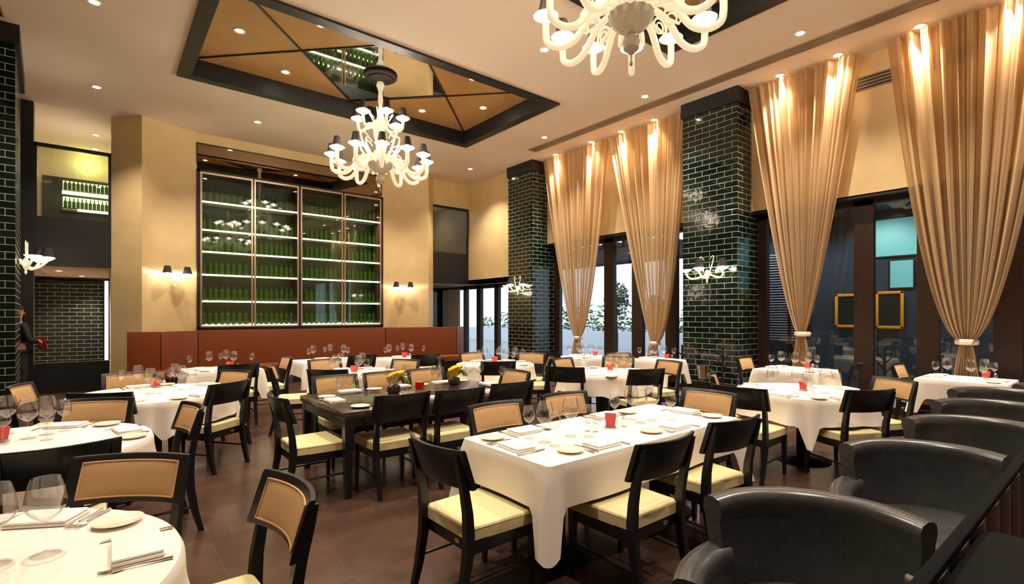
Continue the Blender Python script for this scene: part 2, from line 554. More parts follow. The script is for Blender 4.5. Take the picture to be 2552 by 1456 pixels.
def coffer(k, box, label):
    x0, x1, y0, y1 = box
    w = 0.20
    root = thing('ceiling_coffer', label, 'ceiling coffer', ((x0 + x1) / 2, (y0 + y1) / 2, HC), group='ceiling coffers')
    ox, oy = (x0 + x1) / 2, (y0 + y1) / 2
    def L(x, y): return (x - ox, y - oy)
    b = MB()
    z0, z1 = -0.035, 0.0
    for (a0, a1, c0, c1) in ((x0, x1, y0, y0 + w), (x0, x1, y1 - w, y1), (x0, x0 + w, y0 + w, y1 - w), (x1 - w, x1, y0 + w, y1 - w)):
        b.box(a0 - ox, a1 - ox, c0 - oy, c1 - oy, z0, z1)
    # upright reveal inside the frame
    t = 0.03
    xi0, xi1, yi0, yi1 = x0 + w, x1 - w, y0 + w, y1 - w
    for (a0, a1, c0, c1) in ((xi0 - t, xi1 + t, yi0 - t, yi0), (xi0 - t, xi1 + t, yi1, yi1 + t), (xi0 - t, xi0, yi0, yi1), (xi1, xi1 + t, yi0, yi1)):
        b.box(a0 - ox, a1 - ox, c0 - oy, c1 - oy, 0.0, 0.30)
    b.build('frame', M['dark'], root, smooth=False)
    z = 0.27
    lx, ly = (xi1 - xi0), (yi1 - yi0)
    A = L(xi0, yi1); D = L(xi0, yi0); B = L(xi1, yi1); C_ = L(xi1, yi0)
    Mt = (0, D[1]); Mb = (0, A[1])
    KL = (-lx / 4, 0); KR = (lx / 4, 0)
    def tri(pts, name, mat):
        cx = sum(p[0] for p in pts) / len(pts); cy = sum(p[1] for p in pts) / len(pts)
        s = 0.012
        q = []
        for p in pts:
            d = Vector((cx - p[0], cy - p[1])); d.normalize()
            q.append((p[0] + d.x * s * 2.2, p[1] + d.y * s * 2.2))
        bb = MB(); bb.prism(q, z, z + 0.02)
        return bb.build(name, mat, root, smooth=False)
    for pts in ((A, D, KL), (D, Mt, KL), (A, Mb, KL), (B, C_, KR), (C_, Mt, KR), (B, Mb, KR)):
        tri(pts, 'gold_panel', M['gold'])
    tri((Mt, KL, Mb, KR), 'mirror_panel', M['mirror'])
    bb = MB()
    bb.box(-lx / 2 - 0.02, lx / 2 + 0.02, -ly / 2 - 0.02, ly / 2 + 0.02, z + 0.021, z + 0.05)
    def strip(p, q):
        d = Vector((q[0] - p[0], q[1] - p[1])); d.normalize(); n = Vector((-d.y, d.x)) * 0.014
        bb.prism([(p[0] + n.x, p[1] + n.y), (q[0] + n.x, q[1] + n.y), (q[0] - n.x, q[1] - n.y), (p[0] - n.x, p[1] - n.y)], z - 0.02, z + 0.022)
    for p, q in ((A, Mt), (D, Mb), (C_, Mb), (B, Mt)): strip(p, q)
    bb.build('batten', M['darkframe'], root, smooth=False)
    return root, [((A[0] + D[0] + KL[0]) / 3 + ox, oy), ((D[0] + Mt[0] + KL[0]) / 3 + ox, (D[1] * 2 + KL[1]) / 3 + oy), ((A[0] + KL[0]) / 3 + ox, (A[1] * 2) / 3 + oy),
                  ((B[0] + C_[0] + KR[0]) / 3 + ox, oy), ((C_[0] + KR[0]) / 3 + ox, (C_[1] * 2) / 3 + oy), ((B[0] + KR[0]) / 3 + ox, (B[1] * 2) / 3 + oy)]

cr1, cl1 = coffer(0, COF[0], 'gold and mirror ceiling coffer before the wine wall, whole frame in view')
cr2, cl2 = coffer(1, COF[1], 'gold and mirror ceiling coffer over the front tables, cut by the picture top')

# downlights: ring trim + lens
def downlight(x, y, z, label, group, r=0.055, power=None, angle=110, aim=None, blend=0.7):
    global DL
    if DL is None:
        root = thing('downlight', label, 'downlight', (x, y, z), group=group)
        b = MB(); b.lathe([(0.055, 0.0), (0.085, 0.0), (0.085, -0.012), (0.06, -0.008), (0.055, 0.0)], 20); b.build('trim_ring', M['ceiling'], root)
        b = MB(); b.lathe([(1e-6, -0.002), (0.055, -0.002), (0.055, -0.006), (1e-6, -0.006)], 20); b.build('lens', M['lens'], root)
        DL = root
    else:
        root = dup(DL, label, (x, y, z), 0, group)
    if power:
        lamp('downlight_beam', 'SPOT', (x, y, z - 0.02), power, radius=0.04, angle=angle, blend=blend, aim=aim or (x, y, 0))
    return root
DL = None
g = 'round downlights in the ceiling'
S = LIGHTS['spot']
for x, y, lab in ((-0.08, 12.07, 'round ceiling downlight by the upper left balcony'),
                  (2.63, 12.06, 'round ceiling downlight above the wine wall, left of the chandelier'),
                  (5.45, 12.06, 'round ceiling downlight above the wine wall, behind the chandelier'),
                  (8.23, 12.08, 'round ceiling downlight before the far right balcony'),
                  (8.13, 8.83, 'round ceiling downlight by the far end of the slot vent'),
                  (8.11, 5.96, 'round ceiling downlight before the middle brick pillar'),
                  (8.09, 3.17, 'bright ceiling downlight by the slot vent, nearest the window curtains'),
                  (5.44, 5.91, 'bright ceiling downlight between the coffers, left of the near chandelier'),
                  (-0.08, 8.81, 'bright ceiling downlight at the upper left, cut by the picture top')):
    downlight(x, y, HC, lab, g, power=S)
for x, y in ((2.6, 5.9), (-0.08, 5.9), (-0.08, 2.9), (2.6, 0.1), (5.44, 0.1), (8.1, 0.1)):      # the same ceiling grid, above the picture's edge
    downlight(x, y, HC, 'round ceiling downlight above the picture edge', g, power=S)
for i, (x, y) in enumerate(cl1):
    nm = ['in the left end triangle', 'in the near left triangle', 'in the far left triangle', 'in the right end triangle', 'in the near right triangle', 'in the far right triangle'][i]
    downlight(x, y, HC + 0.27, 'small downlight ' + nm + ' of the gold coffer by the wine wall', 'downlights in the gold coffer', power=LIGHTS['coffer'], angle=100)
for i, (x, y) in enumerate(cl2):
    downlight(x, y, HC + 0.27, 'small downlight in the coffer over the front tables', 'downlights in the front coffer', power=LIGHTS['coffer'], angle=100)
for i, y in enumerate((9.6, 8.35, 7.45, 6.55, 3.95, 3.05, 2.0, 1.05)):
    cur = ('first', 'first', 'second', 'second', 'third', 'third', 'fourth', 'fourth')[i]
    sd = ('left', 'right')[i % 2]
    downlight(9.235, y, HC, 'small bright washer light over the %s side of the %s curtain from the left' % (sd, cur), 'curtain washer lights', power=LIGHTS['washer'], angle=74, blend=1.0, aim=(9.42, y, 2.0))

# slot vents
def slot(x0, x1, y0, y1, label):
    root = thing('ceiling_vent', label, 'vent', ((x0 + x1) / 2, (y0 + y1) / 2, HC))
    hx, hy = (x1 - x0) / 2, (y1 - y0) / 2
    b = MB(); b.box(-hx, hx, -hy, hy, -0.006, 0.0); b.build('backing', M['dark'], root, smooth=False)
    b = MB()
    n = 5
    for i in range(n + 1):
        u = -hx + 2 * hx * i / n
        b.box(u - 0.010, u + 0.010, -hy, hy, -0.016, -0.004)
    b.build('slats', M['vent'], root, smooth=False)
slot(8.42, 8.66, -3, 9.75, 'long slotted air vent along the ceiling by the curtains')
slot(-1.5, -1.08, 3.0, 10.05, 'slotted ceiling vent at the upper left corner')

# window wall: plaster band over the glazing
XW = 9.6
b = MB()
b.box(XW, XW + 0.3, -4, 13.7, 3.54, HC)
struct('wall_right', b, M['beige'], 'beige plaster wall above the tall windows', 'wall')
b = MB(); b.box(9.25, XW, 11.3, 13.7, 2.6, HC)
struct('wall_corner', b, M['beige'], 'beige plaster wall in the far right corner above the low glazing', 'wall')
# wall grille behind the curtains
root = thing('wall_grille', 'slotted air grille high on the wall behind the right curtains', 'vent', (XW, 2.6, 5.35))
b = MB(); b.box(-0.01, 0.0, -2.6, 2.0, -0.115, 0.115); b.build('backing', M['vent'], root, smooth=False)
b = MB()
for k in range(4):
    z = -0.078 + 0.052 * k
    b.box(-0.016, -0.009, -2.55, 1.95, z - 0.012, z + 0.012)
b.build('slots', M['dark'], root, smooth=False)

# brick pillars
def pillar(pts, ztop, label, capx=0.06, cap=True):
    cx = sum(p[0] for p in pts) / len(pts); cy = sum(p[1] for p in pts) / len(pts)
    root = thing('brick_pillar', label, 'pillar', (cx, cy, 0), kind='structure')
    q = [(p[0] - cx, p[1] - cy) for p in pts]
    MB().prism(q, 0.30, ztop - 0.28).build('shaft', M['brick'], root, smooth=False)
    def grow(e):
        return [(x + e * (1 if x > 0 else -1), y + e * (1 if y > 0 else -1)) for x, y in q]
    MB().prism(grow(0.02), 0.0, 0.30).build('plinth', M['dark'], root, smooth=False)
    if cap:
        MB().prism(grow(capx), ztop - 0.28, ztop).build('capital', M['dark'], root, smooth=False)
    return root
pillar([(9.05, 4.63), (9.05, 5.74), (9.92, 5.74), (9.92, 4.63)], HC, 'green glazed brick pillar between the two pairs of curtains', 0.03)
pillar([(9.05, 10.31), (9.05, 11.36), (9.92, 11.36), (9.92, 10.31)], HC, 'green glazed brick pillar in the far right corner', 0.03)
pillar([(-0.98, 10.25), (-1.12, 12.4), (-2.4, 12.4), (-2.4, 10.25)], HC, 'green glazed brick pillar cut by the left picture edge', 0.05)

# piers either side of the wine wall, with a concave front
def arc(xa, ya, xb, yb, sag, n=14):
    out = []
    for i in range(n + 1):
        t = i / n
        x = xa + (xb - xa) * t; y = ya + (yb - ya) * t
        y += sag * 4 * t * (1 - t)
        out.append((x, y))
    return out
L1 = arc(0.65, 13.18, 1.69, 13.60, 0.07)
b = MB(); b.prism([(0.15, 14.6), (0.15, 13.66)] + L1 + [(1.69, 14.6)], 0, HC); struct('wall_back_left', b, M['beige'], 'beige plaster pier left of the wine wall', 'wall', smooth=True)
R1 = arc(6.24, 13.60, 7.50, 13.19, 0.07)
b = MB(); b.prism([(6.24, 14.6)] + R1 + [(7.9, 13.62), (7.9, 14.6)], 0, HC); struct('wall_back_right', b, M['beige'], 'beige plaster pier right of the wine wall', 'wall', smooth=True)
b = MB(); b.box(1.6, 6.3, 13.62, 14.6, 5.56, HC); b.box(1.6, 6.3, 13.62, 14.6, 0, 1.24); struct('wall_back', b, M['beige'], 'beige plaster band around the wine wall', 'wall')
root = thing('wall_mirror', 'long tilted looking mirror above the wine cabinet reflecting the gold coffers', 'mirror', (3.96, 13.62, 5.25))
b = MB(); b.box(-2.27, 2.27, -0.012, 0.0, -0.30, 0.30); b.build('glass', pbr('smoked_mirror', (150, 128, 100), 0.02, metal=1.0), root, smooth=False)
b = MB(); b.box(-2.28, 2.28, -0.03, 0.0, 0.29, 0.315); b.box(-2.28, -2.255, -0.03, 0.0, -0.30, 0.29); b.build('frame', M['dark'], root, smooth=False)
root.rotation_euler = (radians(3.0), 0, 0)

# balcony fronts and soffits left and right
def balcony(x0, x1, label, side):
    root = thing('balcony', label, 'balcony', ((x0 + x1) / 2, 13.68, 2.59), kind='structure')
    h = (x1 - x0) / 2
    b = MB(); b.box(-h, h, 0.0, 0.15, 0.0, 0.97); b.build('fascia', M['dark'], root, smooth=False)
    b = MB(); b.box(-h, h, 0.02, 0.035, 0.97, 2.38); b.build('pane', M['pane'], root, smooth=False)
    b = MB(); b.box(-h, h, 0.0, 0.06, 2.36, 2.43)
    b.box(-h, -h + 0.05, 0.0, 0.06, 0.97, 2.4); b.box(h - 0.05, h, 0.0, 0.06, 0.97, 2.4)
    b.build('rail', M['dark'], root, smooth=False)
    b = MB(); b.box(-h, h, 0.15, 5.5, 0.0, 0.2); b.build('soffit', M['ceiling'], root, smooth=False)
    return root
balcony(-1.05, 0.15, 'glazed black balcony at the upper left beside the brick pillar', 'L')
balcony(7.9, 9.25, 'glazed black balcony in the far right corner', 'R')
b = MB(); b.box(-1.4, -1.05, 13.66, 13.9, 0, HC); struct('trim_1', b, M['dark'], 'black post left of the upper left balcony', 'post')
b = MB(); b.box(7.9, 9.26, 13.68, 13.9, 5.02, HC); struct('wall_back_corner', b, M['beige'], 'beige plaster panel over the far right balcony', 'wall')
# spaces behind the balconies
b = MB(); b.box(-6, 1.7, 13.7, 20, 5.9, 6.0); b.box(-1.55, -1.4, 13.9, 20, 0, 6); b.box(-1.4, 0.9, 17.8, 17.95, 2.6, 6); b.box(0.16, 0.3, 14.6, 20, 0, 6)
struct('wall_mezzanine_left', b, M['ceiling'], 'pale upper room behind the left balcony', 'wall')
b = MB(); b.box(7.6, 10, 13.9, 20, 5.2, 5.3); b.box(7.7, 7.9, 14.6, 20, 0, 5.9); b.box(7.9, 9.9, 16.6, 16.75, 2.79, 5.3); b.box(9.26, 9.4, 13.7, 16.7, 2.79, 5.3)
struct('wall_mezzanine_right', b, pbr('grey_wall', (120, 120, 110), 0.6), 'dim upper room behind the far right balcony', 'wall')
# upper wine rack behind the left balcony
root = thing('wine_rack', 'dark wine rack with lit shelves behind the upper left balcony glass', 'wine rack', (-0.2, 17.75, 3.7))
b = MB(); b.box(-1.0, 0.36, -0.05, 0.0, -0.9, 1.5); b.build('back_board', pbr('slate_board', (52, 56, 60), 0.6), root, smooth=False)
b = MB()
for z in (0.20, 0.62, 1.10): b.box(-0.60, 0.36, -0.35, -0.05, z, z + 0.03)
b.build('shelf', M['shelf'], root, smooth=False)
b = MB(); b.box(-0.60, 0.36, -0.06, -0.051, 1.14, 1.42); b.box(-0.60, 0.36, -0.06, -0.051, 0.72, 1.0); b.build('light_panel', emit('rack_glow', (0.9, 1.0, 0.6), 0.5), root, smooth=False)
b = MB()
b.box(-0.60, 0.36, -0.352, -0.33, 1.02, 1.10); b.box(-0.30, 0.36, -0.352, -0.33, 0.60, 0.66)
b.build('light_strip', M['strip'], root, smooth=False)
lamp('cove_glow', 'POINT', (-0.3, 17.55, 5.62), 4, (0.85, 1.0, 0.25), radius=0.1)
lamp('mezzanine_lamp', 'POINT', (-0.4, 15.4, 4.8), 9, (1, 0.9, 0.75), radius=0.1)
lamp('mezzanine_lamp', 'POINT', (8.3, 15.2, 4.9), 7, WARM, radius=0.1)
for x, y in ((-0.11, 15.66), (-0.14, 17.0)):
    downlight(x, y, 5.9, 'small downlight in the upper room behind the left balcony', 'downlights of the upper room')
for x, y in ((-0.75, 15.2), (-0.4, 16.9)):
    downlight(x, y, 2.59, 'small downlight under the left balcony', 'downlights under the left balcony', power=60, angle=120)
# passage below the left balcony
b = MB(); b.prism([(-1.4, 17.9), (0.02, 17.6), (0.02, 17.75), (-1.4, 18.05)], 0.28, 2.45); struct('wall_passage', b, M['brick'], 'dark glazed brick wall at the end of the left passage', 'wall')
b = MB(); b.prism([(-1.4, 17.85), (0.02, 17.55), (0.02, 17.75), (-1.4, 18.05)], 0.0, 0.28); struct('baseboard_passage', b, M['dark'], 'black skirting of the left passage', 'skirting')
b = MB(); b.box(0.05, 0.13, 17.2, 17.25, 0, 2.5); struct('window_3', b, emit('daylit_glass', (0.85, 0.95, 1.0), 0.45), 'bright strip of daylit glass at the end of the left passage', 'window')
b = MB(); b.box(-1.35, 0.12, 13.9, 14.05, 0.0, 0.62); struct('trim_2', b, M['dark'], 'low black screen under the left balcony', 'screen')

# the parts of the room beside and behind the camera
b = MB(); b.box(-6, 10, -4.1, -4, 0, 6); struct('wall_front', b, M['beige'], 'beige wall behind the viewer', 'wall')
b = MB(); b.box(-6.1, -6, -4, 20, 0, 6); b.box(-6, -1.4, 13.7, 13.85, 0, HC); struct('wall_left', b, M['beige'], 'beige wall beyond the left pillars', 'wall')
b = MB(); b.box(-6, 10, 19.9, 20, 0, 6); struct('wall_far', b, M['beige'], 'far wall behind the balconies', 'wall')

# glazing
XG = 9.92
def glazing(name, y0, y1, ztop, posts, label, inner=None):
    root = thing(name, label, 'window', (XG, (y0 + y1) / 2, 0), kind='structure')
    o = (y0 + y1) / 2
    b = MB()
    for a, c in posts: b.box(-0.06, 0.06, min(a, c) - o, max(a, c) - o, 0.0, ztop)
    b.box(-0.06, 0.06, y0 - o, y1 - o, ztop - 0.14, ztop); b.box(-0.06, 0.06, y0 - o, y1 - o, 0.0, 0.10)
    b.build('window_frame', M['brown'], root, smooth=False)
    b = MB(); b.box(-0.005, 0.005, y0 - o, y1 - o, 0.08, ztop - 0.1); b.build('pane', M['pane'], root, smooth=False)
glazing('window_1', 5.74, 10.31, 3.56, [(10.31, 10.1), (8.49, 8.19), (7.63, 7.33), (6.70, 6.42), (5.9, 5.74)], 'tall brown framed glazing between the far and the middle brick pillars')
glazing('window_2', -4, 4.63, 3.56, [(4.63, 4.46), (3.02, 2.74), (2.17, 1.90), (1.30, 1.0), (0.2, -0.1), (-1.6, -1.9)], 'tall brown framed glazing right of the middle brick pillar')
glazing('window_4', 11.36, 16.5, 2.62, [(11.6, 11.36), (13.1, 12.9), (14.1, 13.87), (14.9, 14.72), (16.5, 16.3)], 'low dark framed glazing in the far right corner')
b = MB(); b.box(9.25, 9.98, 11.36, 16.6, 2.60, 2.72); struct('trim_3', b, M['ceiling'], 'pale soffit over the far corner glazing', 'soffit')
b = MB(); b.box(XW, 10.0, -4, 13.7, 3.50, 3.56); struct('trim_4', b, M['dark'], 'dark reveal under the plaster wall', 'reveal')
b = MB(); b.prism([(9.0, 16.5), (9.92, 16.5), (9.92, 16.7), (9.0, 16.7)], 0, 2.6); struct('wall_corner_brick', b, M['brick'], 'dark brick wall behind the right pier', 'wall')

# terrace outside
b = MB(); b.box(10.0, 60, -20, 60, -0.2, -0.1); struct('ground', b, pbr('terrace_paving', (170, 172, 176), 0.6, vary=0.1, scale=2), 'grey terrace paving outside', 'paving')
b = MB()
b.box(12.5, 12.6, -4, 6.35, 0, 6.2)
struct('wall_neighbour', b, pbr('navy_wall', (46, 66, 86), 0.22), 'dark blue glass front of the room across the terrace', 'wall')
b = MB(); b.box(10.0, 12.6, -4, 6.0, 3.75, 3.9); b.box(10.0, 12.6, 6.0, 6.15, 3.3, 3.9)
struct('ceiling_terrace', b, pbr('terrace_roof', (40, 46, 58), 0.6), 'dark roof of the terrace outside the right windows', 'roof')
teal = emit('teal_lit_glass', (0.10, 0.36, 0.40), 0.30)
for y0, y1, z0, z1, lab in ((2.72, 3.45, 2.80, 3.55, 'wide teal lit glass panel across the terrace, above the gold frames'),
                            (2.80, 3.18, 2.15, 2.70, 'short teal lit glass panel right above the right gold frame'),
                            (1.10, 1.36, 0.80, 3.20, 'narrow teal lit glass panel at the right picture edge'),
                            (3.42, 3.56, 0.0, 1.95, 'narrow teal lit glass strip left of the right gold frame')):
    root = thing('lit_glass_panel', lab, 'lit panel', (12.5, (y0 + y1) / 2, (z0 + z1) / 2), group='teal lit panels across the terrace')
    h, v = (y1 - y0) / 2, (z1 - z0) / 2
    b = MB(); b.box(-0.02, 0.0, -h, h, -v, v); b.build('glass', teal, root, smooth=False)
    b = MB(); b.box(-0.03, 0.0, -h - 0.03, -h, -v, v); b.box(-0.03, 0.0, h, h + 0.03, -v, v); b.box(-0.03, 0, -h, h, v, v + 0.03); b.box(-0.03, 0, -h, h, -v - 0.03, -v); b.build('frame', M['darkframe'], root, smooth=False)
for ya, yb, za, zb, lab in ((3.70, 4.16, 1.33, 2.05, 'gold picture frame outside, half behind the brown window post'), (2.94, 3.42, 1.32, 2.08, 'gold picture frame outside between two brown window posts')):
    root = thing('picture_frame', lab, 'picture frame', (12.44, (ya + yb) / 2, (za + zb) / 2), group='gold frames across the terrace')
    h, v, w = (yb - ya) / 2, (zb - za) / 2, 0.055
    b = MB(); b.box(-0.03, 0.0, -h, h, -v, -v + w, 0.008); b.box(-0.03, 0, -h, h, v - w, v, 0.008); b.box(-0.03, 0, -h, -h + w, -v, v, 0.008); b.box(-0.03, 0, h - w, h, -v, v, 0.008)
    b.build('frame', pbr('gilt', (226, 160, 40), 0.35), root)
    b = MB(); b.box(-0.008, 0.04, -h + w, h - w, -v + w, v - w); b.build('picture', pbr('dark_picture', (22, 38, 44), 0.2), root, smooth=False)
for y in (1.6, 3.3, 5.2):  # unseen lamps added to brighten the neighbour wall and gold frames
    downlight(11.5, y, 3.74, 'added unseen downlight under the terrace roof, brightening the gold frames', 'added terrace downlights', power=70, angle=120, aim=(12.4, y, 1.6))
# louvred screens
def louvre(x, y0, y1, z0, z1, lab, n):
    root = thing('louvre_screen', lab, 'louvre screen', (x, (y0 + y1) / 2, z0))
    h = (y1 - y0) / 2
    b = MB()
    for k in range(n):
        z = (z1 - z0) * (k + 0.5) / n
        b.add([(-0.02, -h, z - 0.018), (0.03, -h, z + 0.012), (0.03, h, z + 0.012), (-0.02, h, z - 0.018)], [(0, 1, 2, 3)])
    b.build('slats', pbr('louvre_paint', (150, 162, 190), 0.5), root, smooth=False)
    b = MB(); b.box(-0.03, 0.03, -h - 0.03, -h, -z0 - 0.1, z1 - z0); b.box(-0.03, 0.03, h, h + 0.03, -z0 - 0.1, z1 - z0); b.build('frame', M['darkframe'], root, smooth=False)
louvre(12.4, 5.12, 5.62, 1.0, 3.05, 'pale louvred screen outside, just right of the middle brick pillar', 34)
louvre(12.4, 4.75, 5.05, 1.0, 2.6, 'narrow louvred screen outside, half behind the third curtain', 26)
louvre(12.0, 12.9, 13.25, 0.5, 3.2, 'pale louvred screen outside, beside the far brick pillar', 40)
# pergola over the left terrace
root = thing('pergola', 'dark slatted pergola over the terrace outside the far windows', 'pergola', (11.6, 10.2, 3.3))
b = MB()
for k in range(22): b.box(-1.6, 1.6, -3.2 + k * 0.32, -3.12 + k * 0.32, 0.0, 0.14)
b.box(-1.65, -1.55, -3.4, 4, -0.05, 0.0); b.box(1.5, 1.62, -3.4, 4, -0.05, 0.16)
b.build('slats', pbr('pergola_paint', (46, 52, 66), 0.6), root, smooth=False)
b = MB(); b.box(1.5, 1.62, -3.3, -3.18, -3.4, 0); b.box(1.5, 1.62, 3.8, 3.92, -3.4, 0); b.build('post', M['darkframe'], root, smooth=False)
# hedge, wall and trees beyond
def leaves(n, c, r, size, mat, name, parent=None):
    b = MB(); rnd = random.Random(int(c[1] * 100) + n)
    for _ in range(n):
        while True:
            p = Vector((rnd.uniform(-1, 1), rnd.uniform(-1, 1), rnd.uniform(-1, 1)))
            if p.length < 1: break
        p = Vector((c[0] + p.x * r[0], c[1] + p.y * r[1], c[2] + p.z * r[2]))
        a = Vector((rnd.uniform(-1, 1), rnd.uniform(-1, 1), rnd.uniform(-1, 1))).normalized() * size
        q = a.orthogonal().normalized() * size * 0.45
        b.add([p - a, p + q, p + a, p - q], [(0, 1, 2, 3)])
    return b.build(name, mat, parent, smooth=False)
b = MB(); b.box(20.0, 20.4, 8, 32, -0.1, 0.75); struct('wall_garden', b, pbr('pale_render', (232, 234, 236), 0.7), 'low white garden wall outside', 'wall')
h = leaves(2600, (21.5, 20, 0.7), (0.8, 11, 1.5), 0.16, pbr('hedge_green', (66, 100, 40), 0.6, vary=0.3, scale=3), 'hedge'); props(h, 'clipped green hedge above the white garden wall outside', 'hedge', kind='stuff')
for x, y, z, r, lab in ((14.5, 11.9, 2.2, (0.5, 0.42, 0.65), 'dark leafy tree outside behind the first curtain'), (14.2, 10.0, 1.7, (0.4, 0.3, 0.6), 'small leafy tree outside behind the second curtain')):
    root = thing('tree', lab, 'tree', (x, y, -0.1), group='trees on the terrace')
    b = MB(); b.tube([(0, 0, 0), (0.03, 0, 0.9), (0, 0.02, z)], [0.06, 0.045, 0.03], 8); b.build('trunk', M['brown'], root)
    leaves(900, (0, 0, z + 0.1), r, 0.075, M['darkgreen'], 'crown', root)
# ------------------------------------------------------------------ wine wall
def bottle_glass():
    m, nt, b, out = nodes('wine_bottle_glass')
    nt.nodes.remove(b)
    d = nt.nodes.new('ShaderNodeBsdfDiffuse'); d.inputs[0].default_value = (*lin((66, 108, 36)), 1)
    t = nt.nodes.new('ShaderNodeBsdfTranslucent'); t.inputs[0].default_value = (*lin((150, 200, 60)), 1)
    g = nt.nodes.new('ShaderNodeBsdfGlossy'); g.inputs['Roughness'].default_value = 0.1
    m1 = nt.nodes.new('ShaderNodeMixShader'); m1.inputs[0].default_value = 0.3
    nt.links.new(d.outputs[0], m1.inputs[1]); nt.links.new(t.outputs[0], m1.inputs[2])
    fr = nt.nodes.new('ShaderNodeFresnel')
    m2 = nt.nodes.new('ShaderNodeMixShader')
    nt.links.new(fr.outputs[0], m2.inputs[0]); nt.links.new(m1.outputs[0], m2.inputs[1]); nt.links.new(g.outputs[0], m2.inputs[2])
    nt.links.new(m2.outputs[0], out.inputs[0])
    return m
M['winebottle'] = bottle_glass()
SHZ = [4.26, 3.60, 3.09, 2.55, 1.93, 1.36]
BAYS = [(1.79, 2.82), (2.92, 3.89), (4.01, 5.04), (5.15, 6.14)]
cab = thing('wine_cabinet', 'tall black and chrome glass fronted wine cabinet over the rust banquette', 'wine cabinet', (3.96, 13.6, 1.27))
cxo, cyo, czo = 3.96, 13.6, 1.27
def cb(b, x0, x1, y0, y1, z0, z1, bev=0): b.box(x0 - cxo, x1 - cxo, y0 - cyo, y1 - cyo, z0 - czo, z1 - czo, bev); return b
b = MB()
cb(b, 1.69, 1.755, 13.56, 14.2, 1.27, 4.95); cb(b, 6.165, 6.24, 13.56, 14.2, 1.27, 4.95); cb(b, 1.69, 6.24, 13.56, 14.2, 4.90, 4.95); cb(b, 1.69, 6.24, 13.56, 14.2, 1.25, 1.31)
cb(b, 3.925, 3.975, 13.575, 14.2, 1.31, 4.9)
b.build('frame', M['dark'], cab, smooth=False)
b = MB(); cb(b, 1.75, 6.17, 14.2, 14.24, 1.3, 4.92); b.build('back_panel', pbr('cabinet_back', (64, 70, 48), 0.35), cab, smooth=False)
for i, (x0, x1) in enumerate(BAYS):
    b = MB(); t = 0.036
    cb(b, x0 - t, x0, 13.55, 13.59, 1.31, 4.9); cb(b, x1, x1 + t, 13.55, 13.59, 1.31, 4.9); cb(b, x0, x1, 13.55, 13.59, 4.86, 4.9); cb(b, x0, x1, 13.55, 13.59, 1.31, 1.345)
    d = b.build('door', pbr('bronze_chrome', (215, 190, 170), 0.28, metal=1.0) if i == 0 else d.data.materials[0], cab, smooth=False)
    b = MB(); cb(b, x0, x1, 13.567, 13.573, 1.345, 4.86); b.build('pane', M['pane'], d, smooth=False)
    for z in SHZ:
        b = MB(); cb(b, x0 - 0.03, x1 + 0.03, 13.72, 14.19, z - 0.02, z); s = b.build('shelf', M['shelf'], cab, smooth=False)
        b = MB(); cb(b, x0 - 0.03, x1 + 0.03, 13.705, 13.72, z - 0.030, z + 0.004); b.build('light_strip', M['strip'], s, smooth=False)
        b = MB(); cb(b, x0 - 0.03, x1 + 0.03, 14.17, 14.19, z + 0.005, z + 0.02); b.build('light_strip', M['strip'], s, smooth=False)
bp = [(1e-6, 0), (0.043, 0.0), (0.046, 0.01), (0.046, 0.225), (0.043, 0.245), (0.033, 0.262), (0.02, 0.272), (0.0165, 0.285), (0.0165, 0.355), (0.0185, 0.357), (0.0185, 0.367), (1e-6, 0.367)]
BOT = None
shn = ['top', 'second', 'third', 'fourth', 'fifth', 'bottom']
bayn = ['first', 'second', 'third', 'fourth']
for i, (x0, x1) in enumerate(BAYS):
    for j, z in enumerate(SHZ):
        for k in range(8):
            x = x0 + 0.065 + (x1 - x0 - 0.13) * k / 7 + random.uniform(-0.006, 0.006)
            y = 13.83 + random.uniform(-0.01, 0.03)
            lab = 'green wine bottle on the %s shelf of the %s wine cabinet bay from the left' % (shn[j], bayn[i])
            if BOT is None:
                BOT = MB().lathe(bp, 16).build('wine_bottle', M['winebottle'], loc=(x, y, z + 0.003))
                props(BOT, lab, 'bottle', 'bottles in the wine cabinet')
            else:
                dup(BOT, lab, (x, y, z + 0.003), random.uniform(0, 6))

for j, z in enumerate((1.135, 0.655)):
    for k in range(11):
        q = dup(BOT, 'small dark bottle on the %s shelf behind the upper left balcony glass' % ('upper', 'lower')[j], (-0.74 + 0.083 * k, 17.52, 3.7 + z), 0, 'bottles of the upper rack')
        q.scale = (0.8, 0.8, 0.8)

